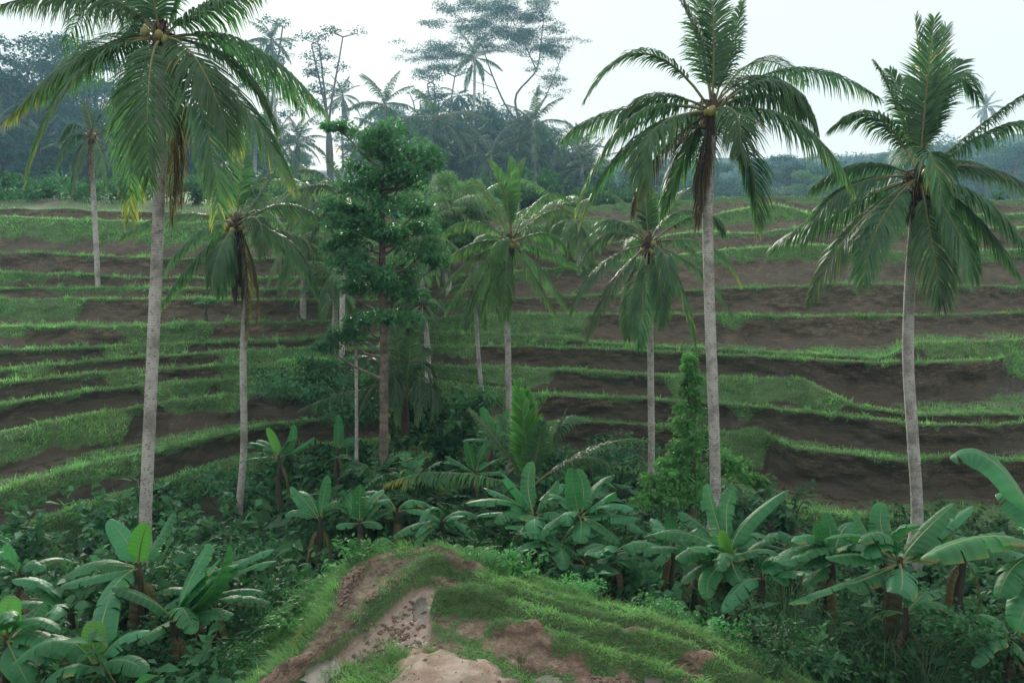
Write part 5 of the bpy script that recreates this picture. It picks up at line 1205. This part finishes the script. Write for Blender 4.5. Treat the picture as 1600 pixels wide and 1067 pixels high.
# dry straw bundle on the left flank
c = at(467, 1022, 11.2); c[2] = float(spur_z(c[0], c[1]))
mb = MB()
for k in range(16):
    a = R.uniform(0, 6.28); r_ = R.uniform(.02, .16)
    top = c + np.array([R.gauss(.04, .03), R.gauss(0, .03), R.uniform(.20, .30)])
    tube(mb, smooth_path([c + [math.cos(a) * r_ - .06, math.sin(a) * r_, .0], c + [math.cos(a) * r_ * .7, math.sin(a) * r_ * .6, .14], top], 5), [.008, .008, .007, .006, .004], 3)
tag(obj('straw_bundle', mb.build('straw_bundle', M['straw'], origin=c), None, tuple(c)), 'small bent bundle of yellow dry straw on the left grass flank', 'straw')

# ------------------------------------------------------------------ ridge forest
def ridge_z(u, Y): return (3.0 + (Y - 55) * .07) if u < 600 else 4.5
def far_frond_set():
    S = {}
    for el in (80, 55, 30, 5, -25, -55):
        for q in range(2):
            mb = MB(); L_ = 3.6; e = math.radians(el + R.uniform(-6, 6)); e2 = e - math.radians(50)
            p1 = np.array([math.cos(e), 0, math.sin(e)]) * L_ * .5; p2 = p1 + np.array([max(.1, math.cos(e2)), 0, math.sin(e2)]) * L_ * .5
            frond(mb, (0, 0, 0), p1, p2, pairs=30, leaf=.95, width=.095, droop=.75, yellow=.15, rad=.04, side=np.array([0, 1, 0]))
            S[(el, q)] = mb.build('far_frond', [M['palm_far'], M['rachis']])
    return S
FS = far_frond_set()
mbt = MB(); tube(mbt, smooth_path([(0, 0, 0), (.15, 0, .45), (-.05, .05, 1.0)], 14), np.linspace(.20, .13, 14), 7)
FT = mbt.build('far_palm_trunk', M['ptrunk'])
def far_palm(u, v, Y, zb, label, group='palms on the forest ridge', sc=1.0, droopy=False):
    if Y >= 60: Y *= 2.5; sc *= 2.4; zb = ridge_z(u, Y)
    crown = at(u, v, Y); base = np.array([crown[0], Y, zb]); H = crown[2] - zb
    if group: rel = near(u, Y, RIDGE_MARKS); label = f'{label} {rel}'; group = f'{group} {rel}'
    root = thing('ridge_palm', label, 'palm tree', tuple(base), group, R.uniform(0, 6.28))
    t = obj('trunk', FT, root); t.scale = (sc, sc, H)
    els = [80, 80, 55, 55, 55, 30, 30, 30, 5, 5, 5, -25, -25, -25, -55, -55] if not droopy else [55, 30, 30, 5, 5, 5, -25, -25, -25, -25, -55, -55, -55, -55, 30, 5]
    for k, el in enumerate(els):
        obj('frond', FS[(el, R.randint(0, 1))], root, (-.05 * sc, .05 * sc, H), (0, R.uniform(-.1, .1), k * 2.4 + R.uniform(-.3, .3)), sc * R.uniform(.85, 1.1))
    return root

def far_tree_mesh(kind, seed):
    """unit tree, height 1 with crown; returns (trunk, crown) meshes"""
    tb = MB(); cb = MB(); rs = random.Random(seed)
    if kind == 'dense':
        tube(tb, smooth_path([(0, 0, 0), (.02, 0, .3), (0, .02, .75)], 10), np.linspace(.02, .008, 10), 6)
        for k in range(17):
            a = rs.random() * 6.28; h = rs.uniform(.3, .93); r_ = .26 * math.sin(min(1, (1.05 - h) * 2.2) * 1.4) * rs.uniform(.4, 1)
            c = np.array([math.cos(a) * r_, math.sin(a) * r_, h])
            tube(tb, [(0, 0, h * .7), c * [.6, .6, .95], c], [.008, .005, .003], 4)
            clump(cb, c, (.12, .12, .09), 420, .024, seed=seed + k, shell=.25)
    elif kind == 'tall':         # thin open crown high on bare stems
        for s_ in range(3):
            a = rs.random() * 6.28; top = np.array([math.cos(a) * .10, math.sin(a) * .10, rs.uniform(.8, .97)])
            path = smooth_path([(0, 0, 0), (.01 * s_, 0, .4), top], 12)
            tube(tb, path, np.linspace(.014, .004, 12), 5)
            for k in range(9):
                b = rs.random() * 6.28; p_ = path[rs.randint(6, 11)]; c = p_ + np.array([math.cos(b), math.sin(b), .35]) * rs.uniform(.03, .12)
                tube(tb, [p_, c], [.004, .002], 4)
                clump(cb, c, (.05, .05, .035), 90, .016, seed=seed + k + 20 * s_, shell=.1)
    elif kind == 'broad':        # wide spreading
        tube(tb, smooth_path([(0, 0, 0), (.02, 0, .35), (0, .02, .6)], 10), np.linspace(.028, .012, 10), 6)
        for k in range(22):
            a = rs.random() * 6.28; r_ = rs.uniform(.05, .42); h = .93 - r_ * .55 - rs.uniform(0, .22)
            c = np.array([math.cos(a) * r_, math.sin(a) * r_, h])
            tube(tb, smooth_path([(0, 0, .45), c * [.5, .5, .85], c], 6), np.linspace(.008, .002, 6), 4)
            clump(cb, c, (.125, .125, .055), 420, .020, seed=seed + k, shell=.2)
    return tb.build('far_trunk', M['bark_far']), cb
FTREE = {}
for kind, cnt_ in (('dense', 3), ('tall', 2), ('broad', 2)):
    for q in range(cnt_):
        t_, c_ = far_tree_mesh(kind, 900 + q * 31 + len(kind))
        FTREE[(kind, q)] = (t_, c_.build('far_crown', M['forest']))
        if kind != 'tall':
            FTREE[(kind + '_pale', q)] = (t_, c_.build('far_crown_pale', M['pale']))
def far_tree(kind, q, u, v, Y, zb, label, group='trees on the forest ridge', wide=1.0):
    if Y >= 60: Y *= 2.5; zb = ridge_z(u, Y)
    top = at(u, v, Y); H = top[2] - zb
    if group: rel = near(u, Y, RIDGE_MARKS); label = f'{label} {rel}'; group = f'{group} {rel}'
    root = thing('ridge_tree', label, 'tree', (top[0], Y, zb), group, R.uniform(0, 6.28))
    for nm, me in zip(('trunk', 'crown'), FTREE[(kind, q)]):
        o = obj(nm, me, root); o.scale = (H * wide, H * wide, H)
    return root

# named ones that stand out
far_palm(741, 92, 88, 4, 'highest palm on the ridge, standing before the huge spreading tree', None)
far_palm(680, 186, 61, 4, 'big grey palm with hanging fronds below the ridge top', None, 1.25, True)
far_palm(600, 164, 64, 4, 'spiky topped palm on the ridge above the bushy layered tree', None)
far_palm(535, 150, 88, 4, 'thin ridge palm right of the tall feathery tree', None, .8)
far_palm(905, 232, 66, 4, 'small palm at the right end of the forest ridge', None, .8)
far_palm(832, 196, 62, 4, 'ridge palm under the right half of the huge spreading tree', None, 1.0)
far_palm(716, 150, 92, 4, 'ridge palm half hidden left of the highest palm', None, .8, True)
far_palm(425, 64, 82, 4, 'palm crown inside the tall feathery tree on the left ridge', None, .9)
far_palm(1541, 168, 130, 0, 'tiny far palm above the right horizon', None, .9)
far_tree('tall', 0, 415, 22, 84, 4, 'tall feathery tree left of the gap in the ridge', None)
far_tree('tall', 1, 512, 48, 82, 4, 'tall sparse tree with bare trunk on the ridge left of the sun', None)
far_tree('broad', 0, 60, 12, 74, 4, 'huge misty tree filling the upper left corner', None, 1.05)
far_tree('broad', 1, -40, 60, 70, 4, 'huge misty tree cut by the left edge', None, 1.0)
far_tree('dense', 0, 130, 70, 80, 4, 'misty rounded tree behind the left palm crown', None)
far_tree('tall', 1, 690, 110, 84, 4, 'open twiggy tree left of the highest ridge palm', None, .9)
# huge spreading tree
Ya = 236.0; base = at(806, 300, Ya); base[2] = 4
root = thing('spreading_tree', 'huge flat topped spreading tree with bare pale limbs on the ridge', 'tree', tuple(base))
tb = MB(); cb = MB()
fork = at(812, 195, Ya)
tube(tb, smooth_path([base, at(808, 250, Ya), fork], 10), np.linspace(.8, .55, 10), 7)
mains = []
for pts_, w0 in (([(812, 195), (806, 150), (838, 110), (846, 60), (850, 25)], .42), ([(812, 195), (790, 165), (770, 120), (752, 70), (735, 35)], .34), ([(810, 215), (845, 165), (866, 120), (882, 75)], .26), ([(838, 110), (820, 70), (800, 30)], .2), ([(770, 120), (720, 85), (672, 80)], .18)):
    pth = smooth_path([at(u, v, Ya + R.uniform(-3, 3)) for u, v in pts_], 16); tube(tb, pth, np.linspace(w0, .08, 16), 6); mains.append(pth)
allp = np.vstack([p_[4:] for p_ in mains])
layers = [(690, 860, 2, 22, 20), (664, 888, 28, 52, 26), (642, 730, 72, 98, 14), (800, 892, 60, 95, 14), (730, 830, 50, 80, 12), (840, 880, 105, 150, 5), (652, 700, 100, 118, 5)]
for (ua, ub, va, vb, n_) in layers:
    for k in range(n_):
        tip = at(R.uniform(ua, ub), R.uniform(va, vb), Ya + R.gauss(0, 7.5))
        dd_ = np.linalg.norm((allp - tip) * [1, 1, 1.5], axis=1) + np.where(allp[:, 2] > tip[2] - .5, 6, 0)
        st = allp[np.argmin(dd_)]
        tube(tb, smooth_path([st, (st + tip) / 2 + np.array([0, 0, -.4]), tip], 8), np.linspace(.10, .03, 8), 4)
        for c_ in range(4):
            clump(cb, tip + rng.normal(size=3) * [2.2, 2.2, .4], (2.5, 2.5, .95), 120, .46, seed=k + c_ * 50, shell=.1)
obj('trunk', tb.build('trunk', M['bark_far'], smooth=True, origin=base), root)
obj('crown', cb.build('crown', M['forest'], origin=base), root)

# the rest of the wood
RF = random.Random(3)
for k in range(48):
    u = 390 + k * 11.5 + RF.uniform(-10, 10); v = np.interp(u, [380, 450, 520, 560, 640, 720, 800, 860, 920, 960], [180, 200, 215, 175, 155, 150, 165, 178, 205, 245]) + RF.uniform(-12, 60)
    if abs(u - 527) < 14: v += 25
    if abs(u - 527) < 34: continue
    kind = RF.choice(['dense', 'dense', 'tall', 'broad']); q = RF.randint(0, 1)
    far_tree(kind, q, u, v, RF.uniform(76, 104), 3, 'blue hazed ridge tree', 'trees of the middle ridge', RF.uniform(.7, 1.1))
for k in range(18):
    u = 400 + k * 31 + RF.uniform(-14, 14); v = np.interp(u, [380, 520, 640, 800, 920, 980], [220, 235, 205, 225, 250, 275]) + RF.uniform(-10, 30)
    if abs(u - 527) < 52: continue
    far_palm(u, v, RF.uniform(60, 66), 3, 'blue hazed ridge palm', 'palms of the middle ridge', RF.uniform(.8, 1.05), RF.random() < .4)
for k in range(24):
    u = -60 + k * 19.5 + RF.uniform(-12, 12); v = np.interp(u, [-60, 100, 250, 380], [120, 130, 140, 170]) + RF.uniform(-25, 60)
    far_tree(RF.choice(['dense', 'dense', 'broad']), RF.randint(0, 1), u, v, RF.uniform(66, 90), 3, 'dark hazed wood tree', 'trees of the left wood', RF.uniform(.7, 1.0))
for k in range(12):
    u = -30 + k * 36 + RF.uniform(-14, 14); v = RF.uniform(190, 255)
    far_palm(u, v, RF.uniform(60, 62), 3, 'dark hazed wood palm', 'palms of the left wood', RF.uniform(.75, 1.0), RF.random() < .5)
for k in range(16):
    u = 1000 + k * 42 + RF.uniform(-14, 14); v = np.interp(u, [1000, 1120, 1200, 1300, 1450, 1550, 1650], [252, 258, 246, 240, 222, 205, 190]) + RF.uniform(-10, 22)
    far_tree(RF.choice(['dense', 'broad', 'dense']), RF.randint(0, 1), u, v, RF.uniform(105, 150), 0, 'pale blue far hillside tree', 'far trees beyond the right hillside', RF.uniform(1.0, 1.5))
for k in range(14):
    u = 985 + k * 47 + RF.uniform(-16, 16); v = np.interp(u, [980, 1120, 1250, 1400, 1520, 1640], [248, 262, 240, 232, 212, 190]) + RF.uniform(-12, 20)
    far_tree(RF.choice(['dense', 'broad', 'tall']), RF.randint(0, 1), u, v, RF.uniform(80, 100), 3, 'tall misty tree', 'tall misty trees', RF.uniform(.9, 1.3))
far_tree('dense_pale', 0, 1262, 262, 78, 4.5, 'pale yellowish tree at the top of the right hillside between palms', None, 1.1)
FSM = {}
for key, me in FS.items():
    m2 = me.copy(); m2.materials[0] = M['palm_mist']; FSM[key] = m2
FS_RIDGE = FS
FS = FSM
for (u, v, Y, zb, lab, sc_) in [(482, 292, 44, -2, 'misty pale palm left of the bushy tree top', .95), (470, 372, 41, -3, 'misty pale palm behind the dark shaggy palm crown', .85), (700, 322, 45, -2, 'misty pale palm between the bushy tree and the fan palm', .95), (742, 318, 49, -1, 'misty pale palm just behind the left of the fan palm', .95), (868, 322, 50, 0, 'misty pale palm right of the fan palm crown', .95), (905, 345, 47, -1, 'misty pale palm left of the low drooping palm crown', .8), (655, 365, 42, -3, 'misty pale palm behind the right side of the bushy tree', .9), (835, 345, 54, 0, 'misty pale palm behind the fan palm crown', .85), (520, 420, 40, -4, 'misty pale palm low behind the left of the bushy tree', .8)]:
    far_palm(u, v, Y, zb, lab, None, sc_, True)
FS = FS_RIDGE
for (u, v, Y, kd, wd) in [(690, 330, 44, 'broad_pale', .9), (730, 345, 46, 'dense_pale', 1.2), (860, 350, 50, 'broad_pale', 1.1), (480, 340, 43, 'dense_pale', 1.1), (640, 340, 46, 'dense_pale', 1.1), (900, 330, 56, 'dense_pale', 1.2), (705, 262, 46, 'dense_pale', .8), (738, 275, 48, 'dense_pale', .8), (680, 290, 44, 'broad_pale', .7), (860, 285, 60, 'dense_pale', .9), (905, 290, 62, 'dense_pale', .8), (760, 290, 50, 'broad_pale', .7), (450, 300, 52, 'dense_pale', .8), (500, 295, 54, 'dense_pale', .8), (575, 285, 56, 'dense_pale', .9), (640, 270, 58, 'dense_pale', .9), (410, 290, 55, 'broad_pale', .8)]:
    far_tree(kd, 0, u, v, Y, -1.5 if Y < 50 else 0.5, 'light green small slope tree', 'light green trees on the upper middle slope', wd)
for k in range(26):
    u = -40 + k * 22 + RF.uniform(-8, 8); Y = RF.uniform(57, 66)
    c = at(u, RF.uniform(292, 312), Y); put_shrub(RF.choice(['fine', 'broad']), RF.randint(0, 2), c - [0, 0, 1.5], RF.uniform(1.6, 2.6), f'dark wood edge bush {near(u, 140, RIDGE_MARKS)}', f'dark wood edge bushes {near(u, 140, RIDGE_MARKS)}')

for k in range(24):
    u = 385 + k * 24 + RF.uniform(-8, 8)
    if abs(u - 527) < 26: continue
    v = np.interp(u, [380, 520, 640, 800, 920, 980], [250, 265, 240, 248, 262, 280]) + RF.uniform(-12, 24)
    far_tree('dense', RF.randint(0, 2), u, v, RF.uniform(62, 74), 3, 'low dense ridge foot tree', 'low trees at the foot of the ridge', RF.uniform(1.0, 1.5))
for k in range(52):
    u = 590 + k * 20 + RF.uniform(-9, 9); Y = RF.uniform(70, 82); c = at(u, np.interp(u, [590, 800, 1040, 1250, 1640], [318, 300, 300, 302, 308]) + RF.uniform(-6, 12), Y)
    rel = near(u, 205 if u < 1000 else 250, RIDGE_MARKS).replace('in front of', 'below').replace('behind', 'below'); put_shrub(RF.choice(['fine', 'fine', 'broad']), RF.randint(0, 2), c - [0, 0, 2.2], RF.uniform(1.6, 3.2) * (1 if u < 1000 else .7), f'hazy crest bush {rel}', f'hazy crest bushes {rel}')
for k in range(22):
    u = -60 + k * 21 + RF.uniform(-8, 8); v = np.interp(u, [-60, 100, 250, 420], [175, 190, 195, 225]) + RF.uniform(-15, 55)
    far_tree('dense', RF.randint(0, 2), u, v, RF.uniform(60, 64), 3, 'dark low crowned wood edge tree', 'front trees of the left wood', RF.uniform(.9, 1.4))
# far hill
mb = MB(); hu = np.linspace(-900, 2600, 120); rows = []
for q, Yh in enumerate(np.linspace(390, 480, 12)):
    x = (hu - 800) / F * Yh
    zc = np.interp(hu, [-900, 400, 900, 1050, 1200, 1350, 1600, 2600], [40, 49, 54, 55, 57, 58, 70, 76]) * math.sin(min(1.0, q / 8) * math.pi / 2)
    p_ = np.stack([x, np.full_like(x, Yh), zc - 2], 1); p_[:, 2] += 3.6 * vnoise(p_ * [1, 1, 0], .12, 3, 4)
    rows.append(p_)
V = np.concatenate(rows); i = np.arange(11)[:, None] * 120; j = np.arange(119)[None]
mb.add(V, np.stack([i + j, i + j + 1, i + 120 + j + 1, i + 120 + j], -1).reshape(-1, 4))
tag(obj('hills', mb.build('hills', M['hill'], smooth=True)), 'far wooded hill fading into blue haze', None, None, 'structure')

# the low sun glimpsed between the trees
mb = MB(); th = np.linspace(.05, math.pi - .05, 9); tube(mb, np.stack([np.zeros(9), np.zeros(9), -np.cos(th) * 6], 1), np.sin(th) * 6, 14)
so = obj('sky_sun', mb.build('sky_sun', M['sun'], smooth=True), None, tuple(SUN * 1100)); tag(so, 'low morning sun glimpsed between the ridge trees', None, None, 'structure')

# ------------------------------------------------------------------ haze
m, n, out = new_mat('morning_haze')
pv = N(n, 'ShaderNodeVolumePrincipled'); pv.inputs['Color'].default_value = (0.42, 0.75, 1.0, 1)
pv.inputs['Density'].default_value = 0.00055; pv.inputs['Anisotropy'].default_value = 0.2
n.links.new(pv.outputs[0], out.inputs['Volume'])
mb = MB(); x0, x1, y0, y1, z0_, z1_ = -430, 430, -25, 500, -15, 104
Vb = [(x, y, q) for q in (z0_, z1_) for (x, y) in ((x0, y0), (x1, y0), (x1, y1), (x0, y1))]
mb.add(np.array(Vb, float), np.array([(3, 2, 1, 0), (4, 5, 6, 7), (0, 1, 5, 4), (1, 2, 6, 5), (2, 3, 7, 6), (3, 0, 4, 7)]))
tag(obj('haze', mb.build('haze', m)), 'pale blue morning haze over the valley', None, None, 'stuff')
